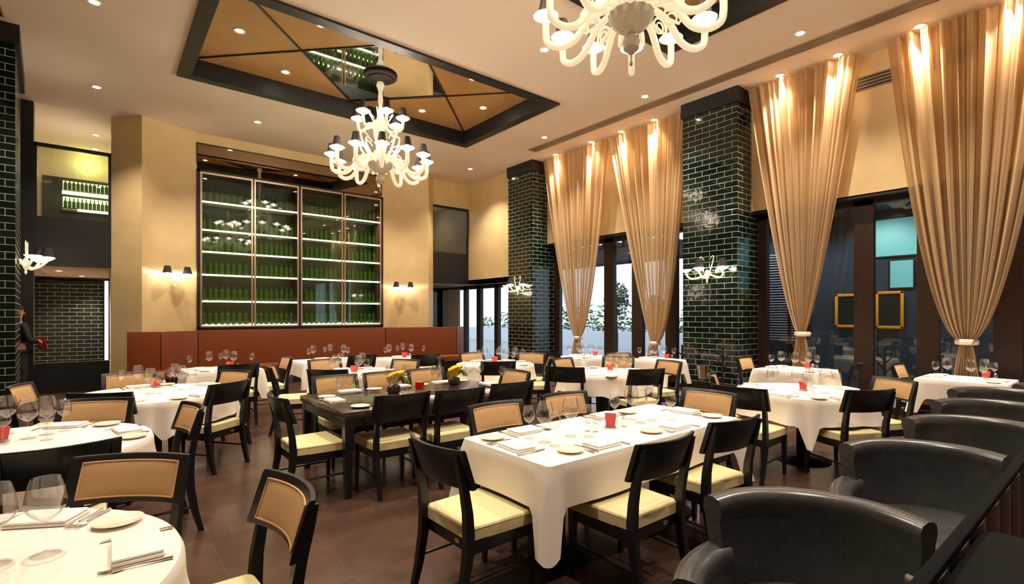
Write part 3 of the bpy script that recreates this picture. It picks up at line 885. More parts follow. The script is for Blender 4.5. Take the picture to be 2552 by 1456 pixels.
# ------------------------------------------------------------------ banquette
BQ = [(0.38, 12.9), (0.95, 12.75), (1.65, 13.1), (6.1, 13.1), (8.05, 12.5), (8.45, 12.75)]
bq = thing('banquette', 'long rust leather banquette under the wine cabinet', 'banquette', (4.0, 13.0, 0))
def off(path, d):
    out = []
    n = len(path)
    for i in range(n):
        p = Vector(path[i])
        a = Vector(path[max(i - 1, 0)]); c = Vector(path[min(i + 1, n - 1)])
        t = (c - a).normalized()
        nrm = Vector((t.y, -t.x))
        out.append((p.x + nrm.x * d, p.y + nrm.y * d))
    return out
fr = BQ; bk = off(BQ, -0.12)
for i in range(len(BQ) - 1):
    pts = [fr[i], fr[i + 1], bk[i + 1], bk[i]]
    pts = [(x - 4.0, y - 13.0) for x, y in pts]
    g = 0.006
    d = Vector((pts[1][0] - pts[0][0], pts[1][1] - pts[0][1])).normalized() * g
    pts = [(pts[0][0] + d.x, pts[0][1] + d.y), (pts[1][0] - d.x, pts[1][1] - d.y), (pts[2][0] - d.x, pts[2][1] - d.y), (pts[3][0] + d.x, pts[3][1] + d.y)]
    bm = bmesh.new()
    mb = MB().prism(pts, 0.02, 1.25)
    me = mb.mesh('tmp', None, smooth=False); bm.from_mesh(me); bpy.data.meshes.remove(me)
    bmesh.ops.bevel(bm, geom=bm.edges[:], offset=0.018, segments=2, profile=0.6, affect='EDGES')
    MB().frombm(bm).build('back_panel', M['rust'], bq)
f2 = off(BQ[:5], 0.02); s2 = off(BQ[:5], 0.55)
for i in range(4):
    pts = [(x - 4.0, y - 13.0) for x, y in (f2[i], f2[i + 1], s2[i + 1], s2[i])]
    bm = bmesh.new(); me = MB().prism(pts, 0.30, 0.46).mesh('tmp', None, smooth=False); bm.from_mesh(me); bpy.data.meshes.remove(me)
    bmesh.ops.bevel(bm, geom=bm.edges[:], offset=0.025, segments=3, profile=0.6, affect='EDGES')
    MB().frombm(bm).build('seat', M['rust'], bq)
s3 = off(BQ[:5], 0.48)
b = MB()
for i in range(4): b.prism([(x - 4.0, y - 13.0) for x, y in (f2[i], f2[i + 1], s3[i + 1], s3[i])], 0.0, 0.30)
b.build('base', M['dark'], bq, smooth=False)

# ------------------------------------------------------------------ chandeliers
def chandelier(x, y, label, dz=0.0):
    root = thing('chandelier', label, 'chandelier', (x, y, HC + 0.27), group='milk glass chandeliers')
    Z0 = HC + 0.27
    def zz(z): return min(z - Z0 + dz, -0.02)
    MB().lathe([(1e-6, 0.0), (0.29, 0.0), (0.31, -0.02), (0.30, -0.045), (0.24, -0.06), (0.23, -0.085), (0.12, -0.10), (0.09, -0.13), (1e-6, -0.13)], 36).build('canopy', M['shade'], root)
    st = [(0.05, zz(5.95)), (0.075, zz(5.88)), (0.05, zz(5.82)), (0.035, zz(5.75)), (0.045, zz(5.62)), (0.03, zz(5.5)), (0.05, zz(5.38)), (0.06, zz(5.3)), (0.085, zz(5.18)), (0.11, zz(5.12)), (0.09, zz(5.08)),
          (0.06, zz(5.05)), (0.10, zz(4.97)), (0.11, zz(4.90)), (0.07, zz(4.82)), (0.045, zz(4.74)), (0.05, zz(4.66)), (0.09, zz(4.56)), (0.12, zz(4.50)), (0.10, zz(4.44))]
    MB().lathe([(r * 1.0, z) for r, z in st], 20, ridge=10, amp=0.05).build('stem', M['glow'], root)
    MB().lathe([(0.16, zz(4.45)), (0.225, zz(4.42)), (0.20, zz(4.34)), (0.12, zz(4.27)), (0.05, zz(4.25)), (0.03, zz(4.24)), (0.05, zz(4.21)), (0.085, zz(4.15)), (0.075, zz(4.08)), (0.03, zz(4.04)), (0.008, zz(4.02)), (0.006, zz(3.97)), (0.018, zz(3.93)), (1e-6, zz(3.905))], 32, ridge=16, amp=0.03).build('bowl', M['opal'], root)
    MB().lathe([(0.08, zz(5.14)), (0.125, zz(5.12)), (0.10, zz(5.07)), (0.05, zz(5.04))], 24).build('upper_bowl', M['glow'], root)
    def tier(n, R, zhub, zdip, zcup, rt, ph):
        for k in range(n):
            a = ph + 2 * pi * k / n
            ca, sa = cos(a), sin(a)
            pts = []
            # an S that dips and swings up under the cup
            ctrl = [(0.07, zhub), (R * 0.25, zhub + 0.05), (R * 0.48, zhub - 0.04), (R * 0.66, zdip + 0.05), (R * 0.83, zdip), (R * 0.97, zdip + 0.05), (R, zdip + 0.14), (R, zcup)]
            for i in range(len(ctrl) - 1):
                p0 = ctrl[max(i - 1, 0)]; p1 = ctrl[i]; p2 = ctrl[i + 1]; p3 = ctrl[min(i + 2, len(ctrl) - 1)]
                for s in range(4):
                    t = s / 4
                    q = [0.5 * ((2 * p1[j]) + (-p0[j] + p2[j]) * t + (2 * p0[j] - 5 * p1[j] + 4 * p2[j] - p3[j]) * t * t + (-p0[j] + 3 * p1[j] - 3 * p2[j] + p3[j]) * t ** 3) for j in (0, 1)]
                    pts.append((q[0] * ca, q[0] * sa, zz(q[1])))
            pts.append((R * ca, R * sa, zz(zcup)))
            arm = MB().tube(pts, rt, 10).build('arm', M['glow'], root)
            c = (R * ca, R * sa, zz(zcup))
            MB().lathe([(0.02, 0.0), (0.045, 0.014), (0.105, 0.052), (0.128, 0.066), (0.124, 0.070), (0.10, 0.058), (0.04, 0.03), (1e-6, 0.026)], 24, c).build('cup', M['cup'], arm)
            MB().lathe([(0.012, 0.03), (0.012, 0.09), (1e-6, 0.09)], 10, c).build('candle', M['glow'], arm)
            MB().shell([(0.082, 0.095), (0.05, 0.255)], 20, c).build('shade', M['shade'], arm)
            MB().ball((c[0], c[1], c[2] + 0.105), 0.028, 10, 1.5).build('bulb', M['bulb'], arm)
            lamp('chandelier_bulb', 'POINT', (x + c[0] * 1.0, y + c[1], Z0 + c[2] + 0.07), LIGHTS['bulb'], radius=0.03)
    tier(12, 0.86, 4.47, 4.19, 4.46, 0.036, 0.13)
    tier(6, 0.42, 5.14, 5.03, 5.20, 0.028, 0.35)
    # curled glass leaves and scrolls
    for k in range(12):
        a = 0.39 + 2 * pi * k / 12
        R0 = 0.16
        pts = []
        hgt = 0.52 if k % 2 else 0.30
        for i in range(15):
            t = i / 14
            ang = t * 2.0 * pi * 0.62
            r = R0 + 0.16 * sin(ang * 0.9) + 0.10 * t
            pts.append((r * cos(a), r * sin(a), zz(4.46) + hgt * sin(t * pi * 0.72) * (1.0 if t < 0.7 else 1.0)))
        MB().tube(pts, [0.024 * (1 - 0.6 * i / 14) for i in range(15)], 8).build('scroll', M['glow'], root)
    for k in range(12):
        a = 0.13 + pi / 12 + 2 * pi * k / 12
        pts = []; rr = []
        for i in range(27):
            t = i / 26
            w = -0.6 + t * 3.4 * pi
            q = 0.105 * (1 - 0.72 * t)
            rad = 0.40 + q * cos(w); zq = 4.40 + 0.02 * (k % 2) + q * sin(w)
            pts.append((rad * cos(a), rad * sin(a), zz(zq))); rr.append(0.014 * (1 - 0.45 * t))
        pts.insert(0, (0.20 * cos(a), 0.20 * sin(a), zz(4.46))); rr.insert(0, 0.014)
        MB().tube(pts, rr, 7).build('scroll', M['glow'], root)
    for k in range(6):
        a = 0.35 + pi / 6 + 2 * pi * k / 6
        pts = []
        for i in range(13):
            t = i / 12
            pts.append(((0.08 + 0.16 * sin(t * 2.6)) * cos(a), (0.08 + 0.16 * sin(t * 2.6)) * sin(a), zz(5.13) + 0.26 * sin(t * pi * 0.75)))
        MB().tube(pts, [0.014 * (1 - 0.5 * i / 12) for i in range(13)], 8).build('scroll', M['glow'], root)
    return root
chandelier(4.04, 8.90, 'two tiered milk glass chandelier with black shades before the wine wall')
chandelier(4.10, 3.18, 'milk glass chandelier at the top centre, cut by the picture edge', 0.17)

# ------------------------------------------------------------------ sconces
def sconce(loc, face, label, group, style):
    """face: direction (angle) the fitting points away from its wall"""
    root = thing('wall_sconce', label, 'wall lamp', loc, face - pi / 2, group)   # local +Y points into the room
    MB().lathe([(1e-6, 0), (0.05, 0.0), (0.045, 0.02), (0.02, 0.03), (1e-6, 0.03)], 16).xf(Matrix.Rotation(-pi / 2, 4, 'X')).build('back_plate', M['glow'], root)
    arms = [(-0.20, 0.17), (0.20, 0.17)] if style == 2 else [(-0.38, 0.20), (0.02, 0.32), (0.38, 0.18)]
    lit = (0, 1, 2) if style == 2 else (0, 1)
    for i, (ax, ay) in enumerate(arms):
        pts = []
        for s in range(15):
            t = s / 14
            pts.append((ax * sin(t * pi / 2) ** 0.8, 0.03 + (ay - 0.03) * t, -0.10 * sin(t * pi) - 0.02 * (1 - t) + 0.02 * t))
        arm = MB().tube(pts, 0.019, 8).build('arm', M['glow'], root)
        c = (ax, ay, 0.02)
        MB().lathe([(0.018, 0.0), (0.04, 0.01), (0.10, 0.05), (0.108, 0.058), (0.04, 0.028), (1e-6, 0.02)], 18, c).build('cup', M['cup'], arm)
        if i in lit:
            MB().shell([(0.092, 0.07), (0.055, 0.225)], 18, c).build('shade', M['shade'], arm)
            MB().ball((c[0], c[1], c[2] + 0.085), 0.02, 10, 1.3).build('bulb', M['bulb'], arm)
            w = Matrix.Translation(loc) @ Matrix.Rotation(face - pi / 2, 4, 'Z') @ Vector((c[0], c[1], c[2] + 0.06))
            lamp('sconce_bulb', 'POINT', w, LIGHTS['sconce'], radius=0.03)
    MB().lathe([(0.02, 0.06), (0.045, 0.0), (0.05, -0.05), (0.03, -0.10), (0.012, -0.14), (0.02, -0.17), (1e-6, -0.21)], 16, (0, 0.07, 0)).build('finial', M['glow'], root)
    if style == 3:
        for sx in (-1, 1):
            pts = [(sx * 0.06 * (1 + 1.3 * sin(s / 12 * 3.2)), 0.08, 0.02 + 0.30 * sin(s / 12 * 2.3)) for s in range(13)]
            MB().tube(pts, [0.012 * (1 - 0.5 * s / 12) for s in range(13)], 8).build('scroll', M['glow'], root)
sconce((1.24, 13.44, 2.42), -pi / 2 + 0.3, 'wall lamp with two black shades left of the wine cabinet', 'two shaded wall lamps', 2)
sconce((6.78, 13.44, 2.30), -pi / 2 - 0.3, 'wall lamp with two black shades right of the wine cabinet', 'two shaded wall lamps', 2)
sconce((9.05, 5.18, 2.40), pi, 'milk glass wall lamp on the middle brick pillar', 'pillar wall lamps', 3)
sconce((9.05, 10.85, 2.35), pi, 'milk glass wall lamp on the far right brick pillar', 'pillar wall lamps', 3)
sconce((-1.02, 11.2, 2.45), 0.0, 'milk glass wall lamp on the left edge brick pillar', 'pillar wall lamps', 3)

# ------------------------------------------------------------------ curtains
def curtain(y0, y1, yt, zt, label, seed, el, er):
    root = thing('curtain', label, 'curtain', (9.36, yt, 0), group='tied sheer curtains')
    rnd = random.Random(seed)
    ph = [rnd.uniform(0, 6.28) for _ in range(6)]
    npl = 11
    def fn(u, v):
        z = (HC - 0.012) * (1 - v) + 0.02 * v
        yl, yr = y0 - yt, y1 - yt
        if z >= zt:
            t = (HC - z) / (HC - zt)
            k = max(0.0, 1 - t) ** (el if u < 0.5 else er)
            k = k * 0.95 + 0.05
            amp = 0.085 * (0.35 + 0.65 * k)
        else:
            t = (zt - z) / zt
            k = 0.06 + 0.16 * t ** 0.7
            amp = 0.045 * (0.6 + t)
        w = abs(yl) * k if u < 0.5 else abs(yr) * k
        s = (u - 0.5) * 2
        uu = s + 0.028 * sin(3 * s + ph[0]) + 0.02 * sin(9 * s + ph[1])
        y = yl * k * max(0, -s) + yr * k * max(0, s) if True else 0
        fold = sin(2 * pi * npl * uu / 2 + ph[2] + 0.8 * sin(4 * s + ph[3])) * (0.75 + 0.25 * sin(5 * s + ph[3]))
        fold += 0.45 * sin(2 * pi * npl * uu * 1.23 + ph[4] + 0.6 * v)
        x = amp * fold + 0.10 * (1 - abs(s)) * (1 - k) * 0.6
        y += 0.018 * sin(2 * pi * npl * uu + ph[5]) * k
        return (x, y, z)
    MB().grid(fn, 230, 70).build('drape', M['sheer'], root, angle=180)
    r = 0.095
    b = MB()
    sec = []
    for i in range(25):
        a = 2 * pi * i / 24
        sec.append([(r * 0.8 * cos(a) * q + 0.05, r * 1.25 * sin(a) * q, zt + dz) for q, dz in ((1.0, -0.04), (1.12, -0.02), (1.12, 0.02), (1.0, 0.04))])
    b.sweep(sec, closed=True, cap=False).build('tie_band', M['tie'], root)
curtain(10.15, 7.93, 8.95, 1.02, 'first sheer beige tied curtain, beside the far brick pillar', 3, 0.70, 0.55)
curtain(7.91, 5.84, 6.65, 0.98, 'second sheer beige tied curtain, left of the middle brick pillar', 11, 0.88, 0.45)
curtain(4.58, 2.76, 3.65, 1.27, 'third sheer beige tied curtain, right of the middle brick pillar', 23, 0.73, 0.80)
curtain(2.43, 0.55, 1.51, 1.22, 'fourth sheer beige tied curtain at the right picture edge', 31, 0.52, 0.55)

# ------------------------------------------------------------------ dining chair
def make_chair():
    root = thing('dining_chair', 'x', 'chair')
    yb = lambda z: -0.275 - 0.075 * max(0.0, (z - 0.68) / 0.225) - 0.0
    # cushion, slightly trapezoid with rounded corners
    def slab(z0, z1, e, bev):
        bm = bmesh.new()
        mb = MB()
        pts = [(-0.225 - e, -0.225 - e), (0.225 + e, -0.225 - e), (0.25 + e, 0.24 + e), (-0.25 - e, 0.24 + e)]
        mb.prism(pts, z0, z1)
        me = mb.mesh('tmp', None, smooth=False); bm.from_mesh(me); bpy.data.meshes.remove(me)
        ve = [ed for ed in bm.edges if abs(ed.verts[0].co.z - ed.verts[1].co.z) > 0.01]
        bmesh.ops.bevel(bm, geom=ve, offset=0.035, segments=4, profile=0.5, affect='EDGES')
        he = [ed for ed in bm.edges if abs(ed.verts[0].co.z - ed.verts[1].co.z) < 0.001 and ed.verts[0].co.z > (z0 + z1) / 2]
        bmesh.ops.bevel(bm, geom=he, offset=bev, segments=3, profile=0.6, affect='EDGES')
        return MB().frombm(bm)
    seat = slab(0.405, 0.480, 0.004, 0.016).build('seat', M['cream'], root)
    # piping round the cushion's top edge
    pts = [(-0.21, -0.226), (0.21, -0.226), (0.229, -0.205), (0.251, 0.215), (0.228, 0.243), (-0.228, 0.243), (-0.251, 0.215), (-0.229, -0.205), (-0.21, -0.226)]
    MB().tube([(x, y, 0.466) for x, y in pts], 0.004, 6).build('piping', M['cream'], seat)
    b = MB()
    b.box(-0.20, 0.20, -0.222, -0.195, 0.335, 0.408); b.box(-0.22, 0.22, 0.205, 0.232, 0.335, 0.408)
    for s in (-1, 1):
        b.box(s * 0.222 - 0.013, s * 0.222 + 0.013, -0.21, 0.22, 0.335, 0.408)
    b.build('seat_frame', M['ebony'], root, smooth=False)
    for s in (-1, 1):
        ctl = [(0.222, -0.315, 0.0, 0.015, 0.017), (0.224, -0.275, 0.15, 0.018, 0.022), (0.226, -0.245, 0.32, 0.02, 0.026), (0.227, -0.238, 0.44, 0.02, 0.027), (0.229, -0.246, 0.56, 0.019, 0.024), (0.232, -0.268, 0.68, 0.018, 0.021), (0.235, -0.300, 0.80, 0.016, 0.017), (0.236, -0.320, 0.88, 0.014, 0.012)]
        sec = []
        for x, y, z, hx, hy in ctl:
            X = s * x
            sec.append([(X - hx, y - hy, z), (X + hx, y - hy, z), (X + hx, y + hy, z), (X - hx, y + hy, z)])
        MB().sweep(sec).build('leg', M['ebony'], root, angle=50)
    for s in (-1, 1):
        sec = []
        for z, h in ((0.0, 0.013), (0.34, 0.021), (0.405, 0.021)):
            X = s * (0.228 if z > 0.1 else 0.232); y = 0.212
            sec.append([(X - h, y - h, z), (X + h, y - h, z), (X + h, y + h, z), (X - h, y + h, z)])
        MB().sweep(sec).build('leg', M['ebony'], root, angle=50)
    for s in (-1, 1):
        MB().tube([(s * 0.226, -0.255, 0.19), (s * 0.229, 0.21, 0.19)], 0.009, 8).build('stretcher', M['ebony'], root)
    # curved back
    def rail(u, z, d):
        x = 0.268 * u
        return (x, yb(z) + 0.062 * u * u + d - 0.012, z)
    sec = []
    for i in range(17):
        u = -1 + 2 * i / 16
        ring = []
        for z, d in ((0.688, -0.013), (0.688, 0.011), (0.70, 0.014), (0.895, 0.014), (0.905, 0.009), (0.905, -0.010), (0.897, -0.015), (0.70, -0.016)):
            ring.append(rail(u, z, d))
        sec.append(ring)
    back = MB().sweep(sec).build('backrest', M['ebony'], root, angle=40)
    b = MB()
    def pad(u, v):
        uu = -0.82 + 1.64 * u; z = 0.716 + 0.160 * v
        bul = 0.012 * (1 - abs(2 * u - 1) ** 6) * (1 - abs(2 * v - 1) ** 4)
        return rail(uu, z, 0.016 + bul)
    b.grid(pad, 20, 8)
    p = b.build('back_pad', M['tan'], back, angle=180)
    loop = [rail(-0.82 + 1.64 * t, 0.716, 0.019) for t in [i / 16 for i in range(17)]] + [rail(0.82, 0.716 + 0.16 * i / 6, 0.019) for i in range(1, 7)] + [rail(0.82 - 1.64 * i / 16, 0.876, 0.019) for i in range(1, 17)] + [rail(-0.82, 0.876 - 0.16 * i / 6, 0.019) for i in range(1, 7)]
    MB().tube(loop, 0.0045, 6).build('back_piping', M['piping'], back)
    b = MB(); b.lathe([(1e-6, 0), (0.018, 0.0), (0.018, 0.004), (1e-6, 0.005)], 16)
    b.xf(Matrix.Translation((0.10, -0.2225, 0.372)) @ Matrix.Rotation(pi / 2, 4, 'X') @ Matrix.Diagonal((1.3, 0.75, 1, 1)))
    b.build('badge', M['steel'], root)
    return root
CH = make_chair()
# tops the chairs stand at: x, y, half sizes (round: radius, 0)
TOPS = [(-0.52, 2.28, 0.75, 0), (-0.47, 4.5, 0.75, 0), (0.45, 6.65, 0.75, 0), (1.45, 8.95, 0.5, 0.45), (3.30, 9.45, 0.6, 0.45), (4.58, 8.95, 0.5, 0.45), (2.85, 7.17, 0.60, 0), (2.97, 2.47, 1.06, 0.43),
        (6.02, 2.33, 0.67, 0), (5.72, 4.93, 0.66, 0), (5.25, 6.95, 0.66, 0), (7.55, 7.0, 0.5, 0.42), (8.15, 5.72, 0.36, 0.40), (8.3, 3.33, 0.45, 0.45), (8.78, 1.42, 0.42, 0.45), (2.66, 4.9, 1.05, 0.62)]
def gap(x, y):
    out = 9
    for tx, ty, a, c in TOPS:
        if c == 0: d = hypot(x - tx, y - ty) - a
        else: d = hypot(max(abs(x - tx) - a, 0), max(abs(y - ty) - c, 0))
        out = min(out, d)
    return out
CH_USED = [False]
SEATS = []
def chair(mx, my, fx, fy, label, group='dining chairs'):
    """mx,my: middle of the back's top edge; fx,fy: the way the sitter looks"""
    n = hypot(fx, fy); fx /= n; fy /= n
    k = 0
    while gap(mx, my) < 0.18 and k < 20:
        g0 = gap(mx, my)
        if gap(mx - fx * 0.02, my - fy * 0.02) < g0: break
        mx -= fx * 0.02; my -= fy * 0.02; k += 1
    rot = atan2(fy, fx) - pi / 2
    loc = (mx + fx * 0.325, my + fy * 0.325, 0)
    SEATS.append((loc[0], loc[1]))
    if not CH_USED[0]:
        CH_USED[0] = True
        CH.location = loc; CH.rotation_euler = (0, 0, rot); CH['label'] = label; CH['group'] = group
        return CH
    return dup(CH, label, loc, rot, group)

CHAIRS = [
 (1.40, 2.43, 1, 0.02, 'black backed chair at the left end of the front rectangular table'),
 (2.49, 1.66, 0.0, 1, 'black backed chair on the near side of the front rectangular table, left one'),
 (3.31, 1.68, 0.12, 1, 'black backed chair on the near side of the front rectangular table, right one'),
 (2.42, 3.22, 0, -1, 'tan padded chair on the far side of the front rectangular table, left one'),
 (3.20, 3.24, -0.05, -1, 'tan padded chair on the far side of the front rectangular table, behind the wine glasses'),
 (4.36, 2.48, -1, 0, 'tan padded chair at the right end of the front rectangular table'),
 (1.16, 4.69, 1, 0.0, 'dining chair at the left end of the dark table'),
 (2.08, 4.08, 0.02, 1, 'black backed chair on the near side of the dark table, first from the left'),
 (2.64, 4.00, 0.03, 1, 'black backed chair on the near side of the dark table, second from the left'),
 (3.32, 4.06, 0.04, 1, 'black backed chair on the near side of the dark table, third from the left'),
 (2.08, 5.84, 0.05, -1, 'tan padded chair on the far side of the dark table, first from the left'),
 (2.68, 5.84, 0, -1, 'tan padded chair on the far side of the dark table, behind the left flowers'),
 (3.26, 5.84, 0, -1, 'tan padded chair on the far side of the dark table, third from the left'),
 (4.07, 4.92, -1, 0, 'tan padded chair at the right end of the dark table'),
 (0.13, 3.14, -0.56, -0.83, 'wide tan padded chair beside the bottom left corner table'),
 (0.62, 2.21, -1, -0.06, 'dining chair turned side on in the front aisle, tan pad to the left'),
 (-0.19, 3.72, -0.12, 1, 'large black backed chair cut by the left picture edge'),
 (-0.02, 5.45, -0.42, -0.9, 'tan padded chair behind the left edge round table'),
 (0.56, 4.60, -1, -0.10, 'dining chair side on, right of the left edge round table'),
 (-0.02, 5.86, 0.5, 0.86, 'black backed chair with its back to a tan padded one, left table row'),
 (1.02, 5.98, -0.6, 0.8, 'black backed chair on the aisle by the second left round table'),
 (1.32, 7.12, -0.85, -0.5, 'tan padded chair, seen behind the aisle chair of the second left round table'),
 (0.26, 7.66, 0.0, -1, 'tan padded chair hidden behind the glasses of the second left round table'),
 (-0.66, 7.0, 1, -0.25, 'small looking tan padded chair beside the left brick pillar'),
 (1.52, 8.04, -0.02, 1, 'black backed chair before the left banquette table'),
 (2.40, 8.88, -1, 0.0, 'dining chair seen edge on to the right of the left banquette table'),
 (1.78, 7.43, 0.95, -0.3, 'small looking tan padded chair left of the round table behind the dark table'),
 (2.22, 6.50, 0.68, 0.74, 'black backed chair before the round table behind the dark table'),
 (2.72, 8.08, 0.05, -1, 'tan padded chair on the far side of the round table behind the dark table'),
 (3.72, 7.22, -0.9, -0.4, 'tan padded chair right of the round table behind the dark table'),
 (3.55, 8.52, -0.1, 1, 'black backed chair before the middle banquette table'),
 (4.46, 7.92, 0.1, 1, 'black backed chair before the right banquette table'),
 (4.30, 7.20, 0.9, -0.42, 'small dark dining chair seen edge on left of the far pillar round table'),
 (5.32, 7.80, -0.05, -1, 'tan padded chair on the far left side of the far pillar round table'),
 (6.15, 7.02, -0.8, -0.6, 'tan padded chair on the far right side of the far pillar round table'),
 (4.62, 6.03, 0.5, 0.87, 'black backed chair before the far pillar round table'),
 (5.72, 6.05, -0.74, 0.67, 'dining chair seen edge on right of the far pillar round table'),
 (4.82, 4.84, 0.86, 0.5, 'black backed chair left of the middle pillar round table'),
 (5.47, 3.97, 0.34, 0.94, 'black backed chair before the middle pillar round table'),
 (5.76, 5.86, 0.2, -1, 'tan padded chair on the far left side of the middle pillar round table'),
 (6.76, 4.5, -0.95, 0.25, 'tan padded chair right of the middle pillar round table'),
 (6.78, 5.52, -0.85, -0.5, 'tan padded chair on the far side of the middle pillar round table'),
 (7.36, 6.02, -0.3, -0.95, 'tan padded chair between the two far window tables'),
 (6.60, 7.06, 1, 0.0, 'tan padded chair left of the table under the first curtain'),
 (5.57, 1.55, 0.46, 0.88, 'black backed chair before the right round table, showing its cream seat'),
 (4.78, 2.44, 1, 0.05, 'black backed chair left of the right round table'),
 (5.58, 3.16, 0.45, -0.89, 'tan padded chair on the far left side of the right round table'),
 (6.74, 1.66, -0.85, 0.5, 'tan padded chair on the right side of the right round table'),
 (8.22, 4.10, 0.05, -1, 'tan padded chair in front of the right face of the middle pillar'),
 (8.42, 2.52, -0.12, 1, 'dark dining chair seen edge on right of the table under the third curtain'),
 (8.76, 2.16, 0.0, -1, 'small looking tan padded chair left of the table under the fourth curtain'),
]
for c in CHAIRS: chair(*c)
# ------------------------------------------------------------------ tables and cloths
TZ = 0.762
def smooth01(t): t = max(0.0, min(1.0, t)); return t * t * (3 - 2 * t)

def round_cloth(R, ph, seed, dmin=0.25, tip=0.43, seats=()):
    rnd = random.Random(seed)
    p1, p2, p3 = [rnd.uniform(0, 6.28) for _ in range(3)]
    nu, nv = 120, 12
    def drop(a):
        t = ((1 + cos(4 * (a - ph))) / 2) ** 4
        for q in seats:                       # lifts where a seat is pushed in under the cloth
            e = abs((a - q + pi) % (2 * pi) - pi)
            t *= smooth01((e - 0.42) / 0.14)
        return dmin + (tip - dmin) * t + 0.012 * sin(5 * a + p1)
    b = MB()
    def top(u, v):
        a = 2 * pi * u
        return (R * v * cos(a), R * v * sin(a), 0.76 + 0.0015 * sin(9 * v + p2) * sin(2 * a + p3))
    b.grid(top, nu, 6, closeu=True)
    def skirt(u, v):
        a = 2 * pi * u
        t = ((1 + cos(4 * (a - ph))) / 2) ** 3
        d = drop(a) * v
        fold = (0.5 + 0.5 * sin(9 * a + p1)) * 0.10 * v + (0.5 + 0.5 * sin(15 * a + p2)) * 0.07 * v + 0.10 * t * cos(3.0 * sin(2 * (a - ph)) * 4)
        rim = 0.012 * (1 - (1 - min(1, v * 8)) ** 2)
        r = R + rim + d * (0.02 + fold)
        return (r * cos(a), r * sin(a), 0.76 - 0.004 * min(1, v * 10) - d)
    b.grid(skirt, nu, nv, closeu=True)
    return b

def rect_cloth(hx, hy, seed, dmin=0.25, tip=0.5, w=0.095):
    rnd = random.Random(seed)
    q1, q2 = rnd.uniform(0, 6.28), rnd.uniform(0, 6.28)
    rc = 0.035
    P = []          # x, y, nx, ny, corner closeness
    corners = [(hx, -hy, -pi / 2), (hx, hy, 0), (-hx, hy, pi / 2), (-hx, -hy, pi)]
    for i, (cx, cy, a0) in enumerate(corners):
        ox, oy = cx - rc * (1 if cx > 0 else -1), cy - rc * (1 if cy > 0 else -1)
        for k in range(13):
            a = a0 + pi / 2 * k / 12
            P.append((ox + rc * cos(a), oy + rc * sin(a), cos(a), sin(a), 1.0))
        nxt = corners[(i + 1) % 4]
        a = a0 + pi / 2
        x0, y0 = ox + rc * cos(a), oy + rc * sin(a)
        nx_, ny_ = nxt[0] - rc * (1 if nxt[0] > 0 else -1), nxt[1] - rc * (1 if nxt[1] > 0 else -1)
        x1, y1 = nx_ + rc * cos(a), ny_ + rc * sin(a)
        L = hypot(x1 - x0, y1 - y0); m = max(10, int(L / 0.025))
        for k in range(1, m):
            t = k / m
            dd = min(t, 1 - t) * L
            P.append((x0 + (x1 - x0) * t, y0 + (y1 - y0) * t, cos(a), sin(a), 1 - smooth01(dd / w)))
    n = len(P)
    nv = 12
    b = MB()
    b.add([(0, 0, 0.76)] + [(p[0], p[1], 0.76) for p in P], [(0, 1 + i, 1 + (i + 1) % n) for i in range(n)])
    V = []; F = []
    for j in range(nv + 1):
        v = j / nv
        for i, (x, y, nx, ny, c) in enumerate(P):
            d = (dmin + (tip - dmin) * smooth01(c * 2.4)) * v
            s = i * 0.21
            e = 0.010 * min(1, v * 6) + d * (0.035 + 0.03 * (1 - c) * sin(s + q1) + 0.02 * sin(0.43 * s + q2))
            if c > 0:
                sx, sy = (1 if x > 0 else -1) / sqrt(2), (1 if y > 0 else -1) / sqrt(2)
                k = c * d * 0.20
                ex, ey = nx * e * (1 - c) + sx * (k + e * c), ny * e * (1 - c) + sy * (k + e * c)
            else:
                ex, ey = nx * e, ny * e
            V.append((x + ex, y + ey, 0.76 - d - 0.003 * min(1, v * 8)))
    for j in range(nv):
        for i in range(n):
            i2 = (i + 1) % n
            F.append((j * n + i, j * n + i2, (j + 1) * n + i2, (j + 1) * n + i))
    b.add(V, F)
    return b

def pedestal(b, r):
    return b

def table(kind, x, y, a, bdim, name, seed, ph=0.0, tip=0.43, rot=0.0, label_cloth=None):
    root = thing('dining_table', 'table on a dark round pedestal foot, ' + name, 'table', (x, y, 0), rot, 'clothed dining tables')
    tb = MB()
    if kind == 'round': tb.lathe([(1e-6, 0.715), (a - 0.03, 0.715), (a - 0.012, 0.73), (a - 0.012, 0.752), (1e-6, 0.752)], 48)
    else: tb.box(-a + 0.012, a - 0.012, -bdim + 0.012, bdim - 0.012, 0.715, 0.752)
    tb.build('tabletop', M['ebony'], root)
    cols = [(-a * 0.57, 0), (a * 0.57, 0)] if (kind == 'rect' and a > 0.8) else [(0, 0)]
    fr = 0.24 / 0.30 if len(cols) > 1 else 0.9
    for cx, cy in cols:
        MB().box(cx - 0.05, cx + 0.05, cy - 0.05, cy + 0.05, 0.03, 0.715).build('pedestal', M['dark'], root, smooth=False)
        MB().lathe([(rr * fr, z_) for rr, z_ in ((1e-6, 0.0), (0.30, 0.0), (0.30, 0.012), (0.27, 0.02), (0.26, 0.028), (0.20, 0.034), (0.19, 0.042), (0.08, 0.055), (1e-6, 0.055))], 40, (cx, cy, 0)).build('foot', M['dark'], root)
    cb_ = round_cloth(a, ph, seed, tip=tip, seats=[atan2(q[1] - y, q[0] - x) for q in SEATS if hypot(q[0] - x, q[1] - y) < a + 0.35]) if kind == 'round' else rect_cloth(a, bdim, seed, tip=tip)
    cl = cb_.build('tablecloth', M['cloth'], None, angle=60)
    cl.location = (x, y, 0); cl.rotation_euler = (0, 0, rot)
    props(cl, label_cloth or 'white tablecloth over the ' + name, 'tablecloth', 'white tablecloths')

